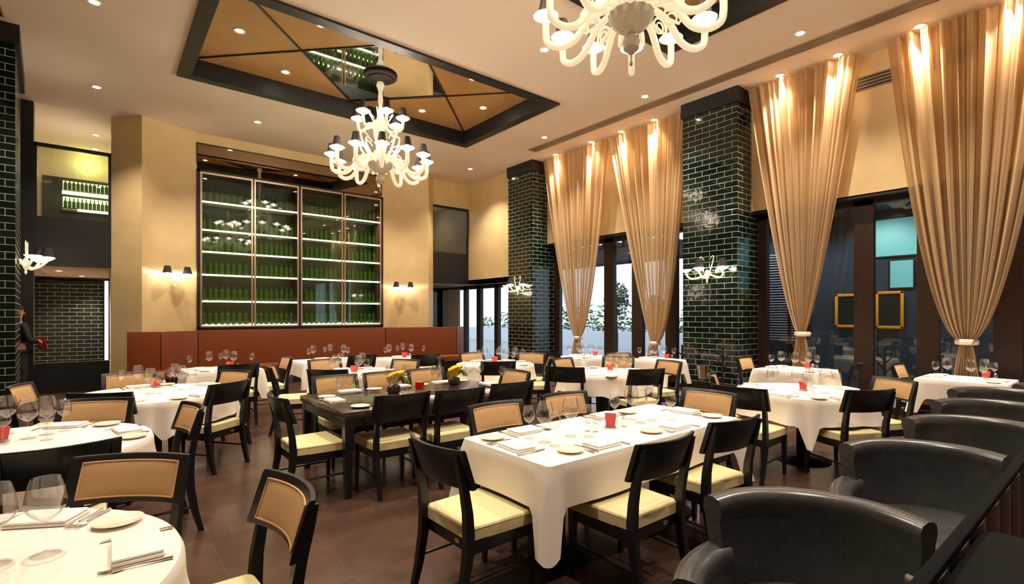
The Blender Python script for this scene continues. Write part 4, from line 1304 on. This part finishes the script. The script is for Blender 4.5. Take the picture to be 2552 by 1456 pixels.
# ------------------------------------------------------------------ tableware prototypes
def glass_proto(name, R, rim, hb, hs, rf, n=24):
    """hs stem height, hb bowl height"""
    root = thing(name, 'x', 'glass')
    MB().lathe([(1e-6, 0.0), (rf, 0.0), (rf, 0.003), (rf * 0.5, 0.006), (0.006, 0.014), (1e-6, 0.014)], n).build('foot', M['clearfoot'], root)
    MB().shell([(0.006, 0.012), (0.0036, 0.03), (0.0036, hs - 0.02), (0.006, hs)], 10).build('stem', M['clearfoot'], root)
    prof = []
    for i in range(15):
        t = i / 14
        if t < 0.42:
            r = R * sin(pi / 2 * (t / 0.42)) ** 0.75 if t > 0 else 0.003
        else:
            s = (t - 0.42) / 0.58
            r = R + (rim - R) * (s ** 1.7)
        prof.append((max(r, 0.003), hs + hb * t))
    MB().shell(prof, n).build('bowl', M['clear'], root)
    return root
GB = glass_proto('wine_glass', 0.058, 0.040, 0.155, 0.115, 0.042)
GS = glass_proto('wine_glass', 0.042, 0.032, 0.115, 0.105, 0.036)
GBf = None
USED = set()
LAID = []
def clear_of(x, y, r):
    for kx, ky, kind, ro in LAID:
        dx, dy = x - kx, y - ky
        if abs(dx) > 0.4 or abs(dy) > 0.4: continue
        if kind == 'napkin':
            u = dx * cos(ro) + dy * sin(ro); v = -dx * sin(ro) + dy * cos(ro)
            if hypot(max(abs(u) - 0.118, 0), max(abs(v) - 0.078, 0)) < r: return False
        elif hypot(dx, dy) < r + kind: return False
    return True
def settle(x, y, r):
    for k in range(200):
        rad = 0.004 * k; a = 2.4 * k
        if clear_of(x + rad * cos(a), y + rad * sin(a), r): return x + rad * cos(a), y + rad * sin(a)
    return x, y
RAD = {'wine_glass': 0.046, 'salt_shaker': 0.023, 'candle_holder': 0.06, 'bread_plate': 0.088}
def place(proto, x, y, z, label, group, rot=0.0):
    base_ = proto.name.split('.')[0]
    if base_ in RAD:
        r = RAD[base_] + (0.013 if proto is GB else 0)
        x, y = settle(x, y, r); LAID.append((x, y, r, 0))
    elif base_ == 'napkin': LAID.append((x, y, 'napkin', rot))
    if proto.name not in USED:
        USED.add(proto.name)
        proto.location = (x, y, z); proto.rotation_euler = (0, 0, rot); proto['label'] = label
        if group: proto['group'] = group
        return proto
    return dup(proto, label, (x, y, z), rot, group)

def votive():
    root = thing('candle_holder', 'x', 'candle holder')
    MB().box(-0.042, 0.042, -0.042, 0.042, 0.0, 0.014, 0.004).build('base', M['clear'], root)
    b = MB()
    b.sweep([[(-r, -r, z), (r, -r, z), (r, r, z), (-r, r, z)] for r, z in ((0.032, 0.014), (0.036, 0.05), (0.041, 0.10))], cap=False)
    b.sweep([[(-r, -r, z), (r, -r, z), (r, r, z), (-r, r, z)] for r, z in ((0.041, 0.10), (0.037, 0.10), (0.031, 0.022))], cap=True)
    b.build('cup', M['red'], root, smooth=False)
    MB().lathe([(1e-6, 0.02), (0.018, 0.02), (0.018, 0.04), (1e-6, 0.04)], 12).build('candle', M['cloth'], root)
    return root
VO = votive()
def shaker():
    root = thing('salt_shaker', 'x', 'shaker')
    MB().lathe([(1e-6, 0.0), (0.02, 0.0), (0.021, 0.03), (0.016, 0.06), (1e-6, 0.06)], 14).build('jar', M['clear'], root)
    MB().lathe([(0.017, 0.055), (0.017, 0.07), (0.010, 0.078), (1e-6, 0.078)], 14).build('cap', M['steel'], root)
    return root
SH = shaker()
pl = MB().lathe([(1e-6, 0.004), (0.045, 0.003), (0.05, 0.0), (0.055, 0.004), (0.085, 0.014), (0.086, 0.017), (0.08, 0.016), (0.052, 0.009), (1e-6, 0.008)], 36).build('bread_plate', M['china'])
props(pl, 'x', 'plate')
def napkin_proto():
    b = MB()
    for i, (e, z0, z1) in enumerate(((0.0, 0.0, 0.012), (0.004, 0.013, 0.024))):
        b.box(-0.115 + e, 0.115 - e * 0.5, -0.075 + e, 0.075, z0, z1, 0.0055)
    o = b.build('napkin', M['linen'])
    return props(o, 'x', 'napkin')
NP = napkin_proto()
def knife_proto():
    b = MB()
    out = []
    for i in range(9):
        t = i / 8
        out.append([(-0.007 * (1 - 0.4 * t), -0.11 + 0.10 * t, 0.001), (0.007 * (1 - 0.4 * t), -0.11 + 0.10 * t, 0.001), (0.006 * (1 - 0.4 * t), -0.11 + 0.10 * t, 0.007), (-0.006 * (1 - 0.4 * t), -0.11 + 0.10 * t, 0.007)])
    root = thing('table_knife', 'x', 'knife')
    b.sweep(out).build('handle', M['steel'], root)
    b = MB(); b.prism([(-0.006, -0.012), (0.006, -0.012), (0.009, 0.03), (0.009, 0.09), (0.004, 0.112), (-0.006, 0.115)], 0.002, 0.0042); b.build('blade', M['steel'], root, smooth=False)
    return root
KN = knife_proto()
def fork_proto():
    root = thing('table_fork', 'x', 'fork')
    b = MB()
    b.tube([(0, -0.10, 0.004), (0, -0.06, 0.004), (0, 0.0, 0.006), (0, 0.035, 0.005)], [0.007, 0.005, 0.003, 0.0035], 8); b.build('handle', M['steel'], root)
    b = MB()
    b.prism([(-0.004, 0.03), (0.004, 0.03), (0.0125, 0.05), (0.0125, 0.065), (-0.0125, 0.065), (-0.0125, 0.05)], 0.003, 0.0055)
    for k in range(4):
        x = -0.0105 + 0.007 * k
        b.tube([(x, 0.063, 0.004), (x, 0.085, 0.003), (x, 0.103, 0.007)], [0.0017, 0.0016, 0.0009], 6)
    b.build('tines', M['steel'], root)
    return root
FK = fork_proto()

def setting(cx, cy, R, dx, dy, where, tname, forks=1, plate=True, napkin=True):
    """one cover: the guest sits in direction (dx,dy) from the middle"""
    n = hypot(dx, dy); dx /= n; dy /= n
    px, py = dy, -dx            # guest's right is (-p)
    rot = atan2(-dy, -dx) - pi / 2
    ex, ey = cx + dx * (R - 0.13), cy + dy * (R - 0.13)
    if napkin: place(NP, ex, ey, TZ, 'white folded napkin at the %s place of the %s' % (where, tname), 'folded napkins', rot + random.uniform(-0.08, 0.08))
    if plate: place(pl, ex + px * 0.27 - dx * 0.02, ey + py * 0.27 - dy * 0.02, TZ, 'white bread plate at the %s place of the %s' % (where, tname), 'bread plates')
    for k in range(forks):
        place(FK, ex + px * (0.145 + 0.03 * k), ey + py * (0.145 + 0.03 * k), TZ, 'silver fork at the %s place of the %s' % (where, tname), 'forks', rot + random.uniform(-0.05, 0.05))
    place(KN, ex - px * 0.15, ey - py * 0.15, TZ, 'silver knife at the %s place of the %s' % (where, tname), 'knives', rot + random.uniform(-0.05, 0.05))

def glasses(pts, tname):
    """pts: (x, y, big)"""
    # name them as they line up from the viewer's left
    c, s = cos(YAW), sin(YAW)
    order = sorted(range(len(pts)), key=lambda i: (pts[i][0] * c - pts[i][1] * s) / (pts[i][0] * s + pts[i][1] * c))
    ordn = ['first', 'second', 'third', 'fourth', 'fifth', 'sixth', 'seventh', 'eighth', 'ninth', 'tenth', 'eleventh', 'twelfth']
    for rank, i in enumerate(order):
        x, y, big = pts[i]
        place(GB if big else GS, x, y, TZ, '%s empty wine glass, %s from the left on the %s' % ('large' if big else 'small', ordn[rank], tname), 'wine glasses on the ' + tname)

def cluster(cx, cy, R, dirs, tname, k=0.36, candle=(0.0, 0.0), red=True):
    pts = []
    for i, (dx, dy) in enumerate(dirs):
        n = hypot(dx, dy); dx /= n; dy /= n
        px, py = dy, -dx
        pts.append((cx + dx * k * R - px * 0.10, cy + dy * k * R - py * 0.10, True))
        pts.append((cx + dx * (k * R + 0.03) - px * 0.21, cy + dy * (k * R + 0.03) - py * 0.21, False))
    glasses(pts, tname)
    if red: place(VO, cx + candle[0], cy + candle[1], TZ, 'red glass candle holder on the ' + tname, 'red candle holders', 0.3)
    place(SH, cx + candle[0] + 0.08, cy + candle[1] - 0.05, TZ, 'small salt shaker on the ' + tname, 'shakers')

# ------------------------------------------------------------------ the tables, near to far
def four(a0): return [(cos(a0 + k * pi / 2), sin(a0 + k * pi / 2)) for k in range(4)]
# bottom left corner table
n = 'bottom left corner table'
table('round', -0.52, 2.28, 0.75, 0, n, 1, ph=-0.9)
setting(-0.52, 2.28, 0.75, 1, -0.06, 'right', n, forks=1, plate=False)
setting(-0.52, 2.28, 0.75, 0.56, 0.83, 'far', n, forks=2, plate=False)
place(pl, 0.05, 2.58, TZ, 'large white plate between the two napkins of the ' + n, 'bread plates'); 
glasses([(-0.17, 2.41, True), (-0.28, 2.41, True)], n)
# left table with red candle holder
n = 'left edge round table'
table('round', -0.47, 4.50, 0.75, 0, n, 2, ph=0.35)
for d, w in (((1, 0.14), 'right'), ((0.42, 0.9), 'far'), ((0.12, -1), 'near')): setting(-0.47, 4.5, 0.75, d[0], d[1], w, n)
glasses([(-0.39, 4.72, True), (-0.29, 4.60, False), (-0.22, 4.86, False), (-0.30, 4.80, True), (-0.52, 5.0, True), (-0.50, 4.62, False)], n)
place(VO, -0.46, 4.72, TZ, 'red glass candle holder cut by the left picture edge', 'red candle holders', 0.5)
# second left round table
n = 'second left round table'
table('round', 0.45, 6.65, 0.75, 0, n, 3, ph=-0.15)
dd = [(0.6, -0.8), (0.85, 0.5), (-0.2, 1), (-0.5, -0.86)]
for d, w in zip(dd, ('aisle', 'right', 'far', 'near left')): setting(0.45, 6.65, 0.75, d[0], d[1], w, n)
cluster(0.45, 6.9, 0.75, dd, n, candle=(0.03, 0.25))
# banquette tables
for (x, y, n, sd, ds) in ((1.45, 8.95, 'left banquette table', 4, [(0, -1), (1, 0.1), (-1, 0)]), (3.30, 9.45, 'middle banquette table', 5, [(0.2, -1), (-0.2, 1)]), (4.58, 8.95, 'right banquette table', 6, [(0, -1), (0, 1), (1, 0)])):
    table('rect', x, y, 0.60 if sd == 5 else 0.50, 0.45, n, sd, tip=0.44)
    for d, w in zip(ds, ('near', 'right', 'left')): setting(x, y, 0.42, d[0], d[1], w, n)
    cluster(x, y + 0.1, 0.5, [(0.7, 0.7), (-0.7, 0.7), (0.7, -0.7)], n, k=0.5, candle=(0.12, -0.02), red=(sd != 5))
# round table behind the dark table
n = 'round table behind the dark table'
table('round', 2.85, 7.17, 0.60, 0, n, 7, ph=0.5)
dd = [(-0.5, -0.86), (-0.95, 0.45), (0, 1), (0.75, 0.3)]
for d, w in zip(dd, ('near', 'left', 'far', 'right')): setting(2.85, 7.17, 0.60, d[0], d[1], w, n)
cluster(2.85, 7.17, 0.60, dd, n, k=0.42)
# front rectangular table
n = 'front rectangular table'
table('rect', 2.97, 2.47, 1.06, 0.43, n, 8, tip=0.50)
for x, y, dx, dy, w in ((2.14, 2.47, -1, 0, 'left end'), (2.50, 2.47, 0, -1, 'near left'), (3.32, 2.47, 0, -1, 'near right'), (2.36, 2.47, 0, 1, 'far left'), (3.22, 2.47, 0, 1, 'far right'), (3.80, 2.47, 1, 0, 'right end')):
    setting(x, y, 0.43 if dx == 0 else 0.24, dx, dy, w, n, forks=2, plate=(w != 'far left'))
glasses([(2.25, 2.60, False), (2.26, 2.45, True), (2.23, 2.30, False), (2.51, 2.46, True), (2.60, 2.37, False), (3.12, 2.58, False), (3.29, 2.55, True), (3.24, 2.43, True), (3.40, 2.43, True), (3.52, 2.34, False)], n)
place(VO, 2.94, 2.47, TZ, 'red glass candle holder in the middle of the ' + n, 'red candle holders', 0.72)
place(SH, 2.75, 2.45, TZ, 'small salt shaker left of the candle holder on the ' + n, 'shakers')
place(SH, 2.72, 2.50, TZ, 'small pepper shaker behind the salt shaker on the ' + n, 'shakers')
place(SH, 3.05, 2.43, TZ, 'small salt shaker right of the candle holder on the ' + n, 'shakers')
# right round table
n = 'right round table'
table('round', 6.02, 2.33, 0.67, 0, n, 9, ph=pi + 0.46, tip=0.47)
dd = [(-0.46, -0.88), (-1, 0.05), (-0.45, 0.89), (0.85, -0.5)]
for d, w in zip(dd, ('near', 'left', 'far', 'right')): setting(6.02, 2.33, 0.67, d[0], d[1], w, n)
cluster(6.05, 2.38, 0.67, dd, n, k=0.40, candle=(-0.02, -0.05))
# round table before the middle pillar
n = 'middle pillar round table'
table('round', 5.72, 4.93, 0.66, 0, n, 10, ph=-2.0, tip=0.48)
dd = [(-0.86, -0.5), (-0.34, -0.94), (0.1, 1), (0.95, -0.25)]
for d, w in zip(dd, ('left', 'near', 'far', 'right')): setting(5.72, 4.93, 0.66, d[0], d[1], w, n)
cluster(5.85, 5.0, 0.66, dd, n, k=0.45, candle=(0.1, 0.0))
# far pillar round table
n = 'far pillar round table'
table('round', 5.25, 6.95, 0.66, 0, n, 11, ph=0.7)
dd = [(-0.5, -0.87), (0.7, -0.7), (0.8, 0.4), (0.0, 1)]
for d, w in zip(dd, ('near', 'right', 'far right', 'far left')): setting(5.25, 6.95, 0.66, d[0], d[1], w, n)
cluster(5.4, 7.05, 0.66, dd, n, k=0.42, candle=(0.1, 0.15))
# window tables
for (x, y, hx, hy, n, sd, cdl) in ((7.55, 7.0, 0.5, 0.42, 'table under the first curtain', 12, (0.25, -0.05)), (8.15, 5.72, 0.36, 0.40, 'table under the second curtain', 13, (0.14, -0.12)), (8.3, 3.33, 0.45, 0.45, 'table under the third curtain', 14, (0.2, -0.1)), (8.78, 1.42, 0.42, 0.45, 'table under the fourth curtain', 15, (0.2, -0.2))):
    table('rect', x, y, hx, hy, n, sd, tip=0.44)
    ds = [(0.0, 1), (0.0, -1)]
    for d, w in zip(ds, ('far', 'near')): setting(x, y, hy, d[0], d[1], w, n)
    cluster(x, y, 0.45, [(0.3, 1), (-0.3, -1), (-0.9, 0.1)], n, k=0.40, candle=cdl)

# dark table
n = 'dark table'
LAID += [(2.43, 5.02, 0.17, 0), (3.28, 5.16, 0.17, 0)]
dt = thing('dining_table', 'long dark timber table with square legs and yellow flowers', 'table', (2.66, 4.90, 0))
hx, hy = 1.05, 0.62
MB().box(-hx, hx, -hy, hy, 0.70, 0.758, 0.006).build('tabletop', pbr('dark_oak', (62, 50, 42), 0.22, vary=0.25, scale=4, coat=0.3), dt)
b = MB(); e = 0.02
b.box(-hx + e, hx - e, -hy + e, -hy + e + 0.03, 0.62, 0.70); b.box(-hx + e, hx - e, hy - e - 0.03, hy - e, 0.62, 0.70); b.box(-hx + e, -hx + e + 0.03, -hy + e, hy - e, 0.62, 0.70); b.box(hx - e - 0.03, hx - e, -hy + e, hy - e, 0.62, 0.70)
b.build('apron', M['ebony'], dt, smooth=False)
for sx in (-1, 1):
    for sy in (-1, 1):
        x0, y0 = sx * (hx - 0.055), sy * (hy - 0.055)
        b = MB()
        b.sweep([[(x0 - h, y0 - h, z), (x0 + h, y0 - h, z), (x0 + h, y0 + h, z), (x0 - h, y0 + h, z)] for z, h in ((0.0, 0.026), (0.62, 0.038), (0.70, 0.038))])
        # curved brackets at the leg head
        for ax in (0, 1):
            pr = []
            for k in range(9):
                a = pi / 2 * k / 8
                pr.append((0.15 * (1 - sin(a)), -0.17 * (1 - cos(a))))
            pts2 = [(0.0, 0.0), (0.15, 0.0)] + [(0.15 - 0.15 * sin(pi / 2 * k / 8), -0.17 + 0.17 * cos(pi / 2 * k / 8)) for k in range(9)]
            V = []
            for t in (-0.012, 0.012):
                for d_, z_ in pts2:
                    if ax == 0: V.append((x0 - sx * (0.03 + d_), y0 + t, 0.66 + z_))
                    else: V.append((x0 + t, y0 - sy * (0.03 + d_), 0.66 + z_))
            m_ = len(pts2)
            F = [tuple(range(m_)), tuple(range(m_, 2 * m_))[::-1]] + [(i, (i + 1) % m_, m_ + (i + 1) % m_, m_ + i) for i in range(m_)]
            b.add(V, F)
        b.build('leg', M['ebony'], dt, smooth=False)
for x, y, dx, dy, w in ((2.0, 4.90, -1, 0, 'left end'), (2.09, 4.9, 0, -1, 'near first'), (2.66, 4.9, 0, -1, 'near second'), (3.30, 4.9, 0, -1, 'near third'), (2.09, 4.9, 0, 1, 'far first'), (2.68, 4.9, 0, 1, 'far second'), (3.25, 4.9, 0, 1, 'far third'), (3.35, 4.9, 1, 0, 'right end')):
    setting(x, y, 0.61 if dx == 0 else 0.38, dx, dy, w, n)
glasses([(1.86, 5.12, False), (2.00, 5.15, False), (1.93, 4.74, True), (2.40, 5.14, True), (2.70, 5.30, True), (2.95, 5.02, True), (3.02, 5.12, False), (3.45, 5.20, True), (3.56, 5.02, True), (3.62, 4.84, False), (2.30, 4.78, True)], n)
place(VO, 2.72, 4.98, TZ, 'red glass candle holder on the ' + n, 'red candle holders', 0.72)
def flowers(x, y, label):
    root = thing('flower_arrangement', label, 'flowers', (x, y, TZ - 0.003), group='yellow flower arrangements')
    MB().lathe([(1e-6, 0.0), (0.055, 0.0), (0.075, 0.03), (0.07, 0.075), (0.055, 0.09), (1e-6, 0.085)], 20).build('bowl', M['pot'], root)
    rnd = random.Random(int(x * 100))
    for k in range(5):
        a = -2.2 + 0.5 * k; r = 0.05
        b = MB()
        c0 = (r * cos(a) - 0.03, r * sin(a), 0.10)
        def fn(u, v):
            w = 2 * pi * u
            rr = 0.012 + 0.045 * v ** 1.6 * (1 + 0.35 * cos(w))
            return (c0[0] + rr * cos(w) + 0.02 * cos(a) * v, c0[1] + rr * sin(w) + 0.02 * sin(a) * v, c0[2] + 0.02 * (k % 2) + 0.105 * v + 0.02 * v * cos(w))
        b.grid(fn, 16, 6, closeu=True)
        b.build('flower', M['yellow'], root, angle=180)
    b = MB()
    for k in range(60):
        a = rnd.uniform(-0.9, 1.9); L = rnd.uniform(0.10, 0.17)
        pts = [(0.02 + L * t * cos(a), L * t * sin(a), 0.085 + 0.16 * t * (1 - 0.95 * t) * 2.2 * rnd.uniform(0.7, 1.1)) for t in (0, 0.3, 0.6, 0.85, 1.0)]
        b.tube(pts, [0.0045, 0.005, 0.004, 0.003, 0.001], 4)
    g = b.build('grass', M['green'], root); g['kind'] = 'stuff'
    return root
flowers(2.43, 5.02, 'yellow flowers with drooping green grass, left ones on the dark table')
flowers(3.28, 5.16, 'yellow flowers with green grass, right ones on the dark table')

# ------------------------------------------------------------------ leather tub chairs and partition at the right
def tub_proto():
    root = thing('tub_chair', 'x', 'armchair')
    def wrap(a0, a1, n, ztop, zbot, Ro, Ri, roll):
        sec = []
        for i in range(n + 1):
            a = a0 + (a1 - a0) * i / n
            zt = ztop(a) if callable(ztop) else ztop
            ring = [(Ro - 0.06, zbot), (Ro - 0.035, zbot + 0.25 * (zt - zbot)), (Ro - 0.01, zbot + 0.7 * (zt - zbot)), (Ro + 0.01, zt - 0.09), (Ro + 0.022, zt - 0.05), (Ro + 0.018, zt - 0.015), (Ro, zt), (Ro - 0.03, zt + 0.003), (Ri + 0.012, zt - 0.008), (Ri, zt - 0.035), (Ri + 0.002, zt - 0.07), (Ri + 0.008, zt - 0.10), (Ri - 0.03, zbot + 0.5 * (zt - zbot)), (Ri - 0.07, zbot)]
            rad = 1.0
            sec.append([(r * cos(a) * rad, r * sin(a), z) for r, z in ring])
        return MB().sweep(sec)
    # the chair looks along +Y; its back is round -Y
    bk = wrap(-pi / 2 - 0.86, -pi / 2 + 0.86, 28, lambda a: 0.825 - 0.02 * abs((a + pi / 2) / 0.86) ** 3, 0.10, 0.535, 0.46, 1)
    bk.v = [(x, y + 0.10, z) for x, y, z in bk.v]
    bk.build('backrest', M['leather'], root, angle=70)
    for s in (-1, 1):
        a0 = -pi / 2 + s * 0.80; a1 = -pi / 2 + s * 1.55
        ar = wrap(a0, a1, 14, lambda a: 0.62 - 0.04 * abs((a + pi / 2) / 1.55) ** 2, 0.10, 0.548, 0.44, 1)
        ar.v = [(x * 0.94, y + 0.10, z) for x, y, z in ar.v]
        ar.build('arm', M['leather'], root, angle=70)
    MB().lathe([(1e-6, 0.20), (0.36, 0.20), (0.38, 0.24), (0.38, 0.40), (0.35, 0.445), (1e-6, 0.455)], 36).build('seat', M['leather'], root)
    for s in (-1, 1):
        for t in (-1, 1):
            MB().lathe([(0.016, 0.0), (0.024, 0.12), (1e-6, 0.12)], 10, (s * 0.2, t * 0.2, 0)).build('leg', M['ebony'], root)
    return root
TUB = tub_proto()
tn = ['nearest', 'second', 'third', 'fourth', 'fifth', 'farthest']
for i, (x, y) in enumerate(((2.06, 0.72), (3.55, 0.68), (4.80, 0.66), (5.95, 0.72), (7.05, 0.80), (8.12, 0.42))):
    f = -2.62
    lab = '%s black leather tub chair in the row at the right' % tn[i] if i else 'nearest black leather tub chair, large at the bottom right'
    place(TUB, x, y, 0, lab, 'black leather tub chairs', f - pi / 2)
pt = thing('partition', 'dark channel tufted partition sloping out at the right picture edge', 'partition', (2.6, 0.15, 0))
b = MB()
N = 30
for k in range(N):
    x0 = -2.0 + 3.6 * k / N; w = 3.6 / N
    sec = [[(x0, 0.004, z), (x0 + w * 0.15, -0.002, z), (x0 + w * 0.5, -0.005, z), (x0 + w * 0.85, -0.002, z), (x0 + w, 0.004, z), (x0 + w, 0.012, z), (x0, 0.012, z)] for z in (0.0, 1.29)]
    b.sweep(sec)
b.build('channel_panel', M['channel'], pt, angle=30)
MB().box(-2.0, 1.62, -0.003, 0.013, 1.288, 1.30, 0.003).build('top_rail', M['black_fabric'], pt)
bm = bmesh.new(); bmesh.ops.create_cube(bm, size=1.0)
for q in bm.verts: q.co = Vector((-1.95 + q.co.x * 0.80, -0.19 + q.co.y * 0.42, 0.642 + q.co.z * 1.284))
bmesh.ops.bevel(bm, geom=bm.edges[:], offset=0.045, segments=5, profile=0.5, affect='EDGES')
MB().frombm(bm).build('end_cover', M['black_fabric'], pt)

# ------------------------------------------------------------------ coat stands, ice bucket
def coat_stand(x, y, h, label):
    root = thing('coat_stand', label, 'coat stand', (x, y, 0), group='black branch topped stands')
    MB().lathe([(1e-6, 0), (0.15, 0.0), (0.14, 0.015), (0.03, 0.03), (1e-6, 0.03)], 24).build('base', M['dark'], root)
    MB().tube([(0, 0, 0.02), (0, 0, h)], 0.02, 10).build('pole', M['dark'], root)
    for k in range(6):
        a = 0.4 + k * 2.1; z = h - 0.05 - 0.05 * k
        MB().tube([(0.01 * cos(a), 0.01 * sin(a), z - 0.10), (0.10 * cos(a), 0.10 * sin(a), z), (0.15 * cos(a), 0.15 * sin(a), z + 0.05)], [0.012, 0.009, 0.006], 6).build('branch', M['dark'], root)
    return root
coat_stand(8.75, 5.55 + 0.02, 1.02, 'black branched stand left of the middle brick pillar foot')
coat_stand(8.72, 4.72, 1.03, 'black branched stand before the middle brick pillar, by the ice bucket')
coat_stand(9.45, 2.48, 1.10, 'black branched stand in the right window')
ib = thing('ice_bucket', 'polished metal ice bucket on a stand before the middle brick pillar', 'ice bucket', (8.75, 5.12, 0))
MB().lathe([(1e-6, 0.40), (0.09, 0.40), (0.125, 0.62), (0.132, 0.655), (0.122, 0.655), (0.115, 0.62), (1e-6, 0.45)], 28).build('bucket', M['chrome'], ib)
for s in (-1, 1): MB().tube([(0, s * 0.13, 0.60), (0, s * 0.165, 0.58), (0, s * 0.13, 0.55)], 0.008, 8).build('handle', M['chrome'], ib)
b = MB()
for k in range(3):
    a = k * 2.094
    b.tube([(0.14 * cos(a), 0.14 * sin(a), 0.0), (0.08 * cos(a), 0.08 * sin(a), 0.405)], 0.008, 6)
b.build('stand', M['dark'], ib)

# far corner: white curtain beside the corner glazing
root = thing('curtain', 'plain white hanging curtain in the far corner under the balcony', 'curtain', (9.75, 15.5, 0))
MB().grid(lambda u, v: (0.03 * sin(u * 44), -0.55 + 1.1 * u + 0.01 * sin(u * 31), 2.48 * (1 - v) + 0.02), 90, 8).build('drape', pbr('white_voile', (214, 208, 200), 0.8), root, angle=180)

# ------------------------------------------------------------------ person half hidden by the left pillar
pr_ = thing('person', 'person in black clothes half hidden behind the left brick pillar', 'person', (-1.22, 13.0, 0), -0.9)
def skinned(name, joints, edges, mat, parent, levels=2):
    me = bpy.data.meshes.new(name)
    me.from_pydata([j[0] for j in joints], edges, [])
    o = bpy.data.objects.new(name, me); link(o, None)
    sk = o.modifiers.new('skin', 'SKIN')
    for i, j in enumerate(joints):
        r = j[1]
        me.skin_vertices[0].data[i].radius = r if isinstance(r, tuple) else (r, r)
    me.skin_vertices[0].data[0].use_root = True
    su = o.modifiers.new('sub', 'SUBSURF'); su.levels = levels; su.render_levels = levels
    dg = bpy.context.evaluated_depsgraph_get()
    new = bpy.data.meshes.new_from_object(o.evaluated_get(dg))
    bpy.data.objects.remove(o); bpy.data.meshes.remove(me)
    new.materials.clear(); new.materials.append(mat)
    new.shade_smooth()
    return link(bpy.data.objects.new(name, new), parent)
J = [((0, 0, 0.96), (0.13, 0.10)), ((0, 0, 1.15), (0.12, 0.09)), ((0, 0, 1.34), (0.15, 0.10)), ((0, 0, 1.45), (0.07, 0.06)), ((0, 0.01, 1.53), 0.05), ((0, 0.02, 1.60), (0.065, 0.075)), ((0, 0.02, 1.68), (0.072, 0.088)), ((0, 0.01, 1.745), (0.05, 0.06)),
     ((0.17, 0, 1.40), 0.05), ((0.22, 0.03, 1.13), 0.042), ((0.12, 0.25, 1.10), 0.032), ((0.08, 0.31, 1.11), 0.03),
     ((-0.17, 0, 1.40), 0.05), ((-0.22, 0.03, 1.13), 0.042), ((-0.12, 0.25, 1.08), 0.032), ((-0.07, 0.31, 1.10), 0.03),
     ((0.09, 0, 0.88), 0.085), ((0.10, 0.02, 0.50), 0.06), ((0.10, -0.01, 0.09), 0.042), ((0.10, 0.13, 0.04), 0.035),
     ((-0.09, 0, 0.88), 0.085), ((-0.10, 0.0, 0.50), 0.06), ((-0.10, -0.03, 0.09), 0.042), ((-0.10, 0.11, 0.04), 0.035)]
E = [(0, 1), (1, 2), (2, 3), (3, 4), (4, 5), (5, 6), (6, 7), (2, 8), (8, 9), (9, 10), (10, 11), (2, 12), (12, 13), (13, 14), (14, 15), (0, 16), (16, 17), (17, 18), (18, 19), (0, 20), (20, 21), (21, 22), (22, 23)]
body = skinned('body', J, E, M['skin'], pr_)
def grow(j, e): r = j[1]; return (j[0], (r[0] + e, r[1] + e) if isinstance(r, tuple) else (r + e, r + e))
idx = [0, 1, 2, 3, 8, 9, 10, 12, 13, 14]
mp = {k: i for i, k in enumerate(idx)}
skinned('jacket', [grow(J[k], 0.018) for k in idx], [(mp[a], mp[c]) for a, c in E if a in mp and c in mp], M['suit'], pr_)
idx = [0, 16, 17, 18, 20, 21, 22]; mp = {k: i for i, k in enumerate(idx)}
skinned('trousers', [grow(J[k], 0.018) for k in idx], [(mp[a], mp[c]) for a, c in E if a in mp and c in mp], M['suit'], pr_)
b = MB(); b.ball((0, -0.005, 1.70), 0.097, 16, 1.05)
b.v = [(x, y, max(z, 1.67 + max(0, (y - 0.0)) * 0.9)) for x, y, z in b.v]
b.build('hair', M['hair'], pr_)
for s in (-1, 1):
    MB().ball((s * 0.03, 0.10, 1.655), 0.011, 8).build('eye', M['suit'], pr_)
    b = MB()
    for k in range(5):
        hx = s * 0.075
        q = [(hx * (1 - 0.1), 0.31, 1.105), (hx + s * (-0.02 + 0.012 * k), 0.345, 1.115 - 0.012 * k), (hx + s * (-0.04 + 0.012 * k) * 0.8, 0.365, 1.11 - 0.014 * k)]
        b.tube(q, [0.011, 0.009, 0.006], 6)
    b.build('hand', M['skin'], pr_)
MB().tube([(0, 0.095, 1.66), (0, 0.125, 1.625), (0, 0.105, 1.615)], [0.009, 0.014, 0.008], 8).build('nose', M['skin'], pr_)
b = MB(); b.box(-0.10, 0.10, -0.004, 0.004, -0.16, 0.10, 0.002)
o = b.build('menu', M['red']); o.location = (-1.22 + 0.40 * sin(0.9), 13.0 + 0.40 * cos(0.9), 1.08); o.rotation_euler = (0.25, 0, -0.9)
props(o, 'red menu held by the person behind the left brick pillar', 'menu')
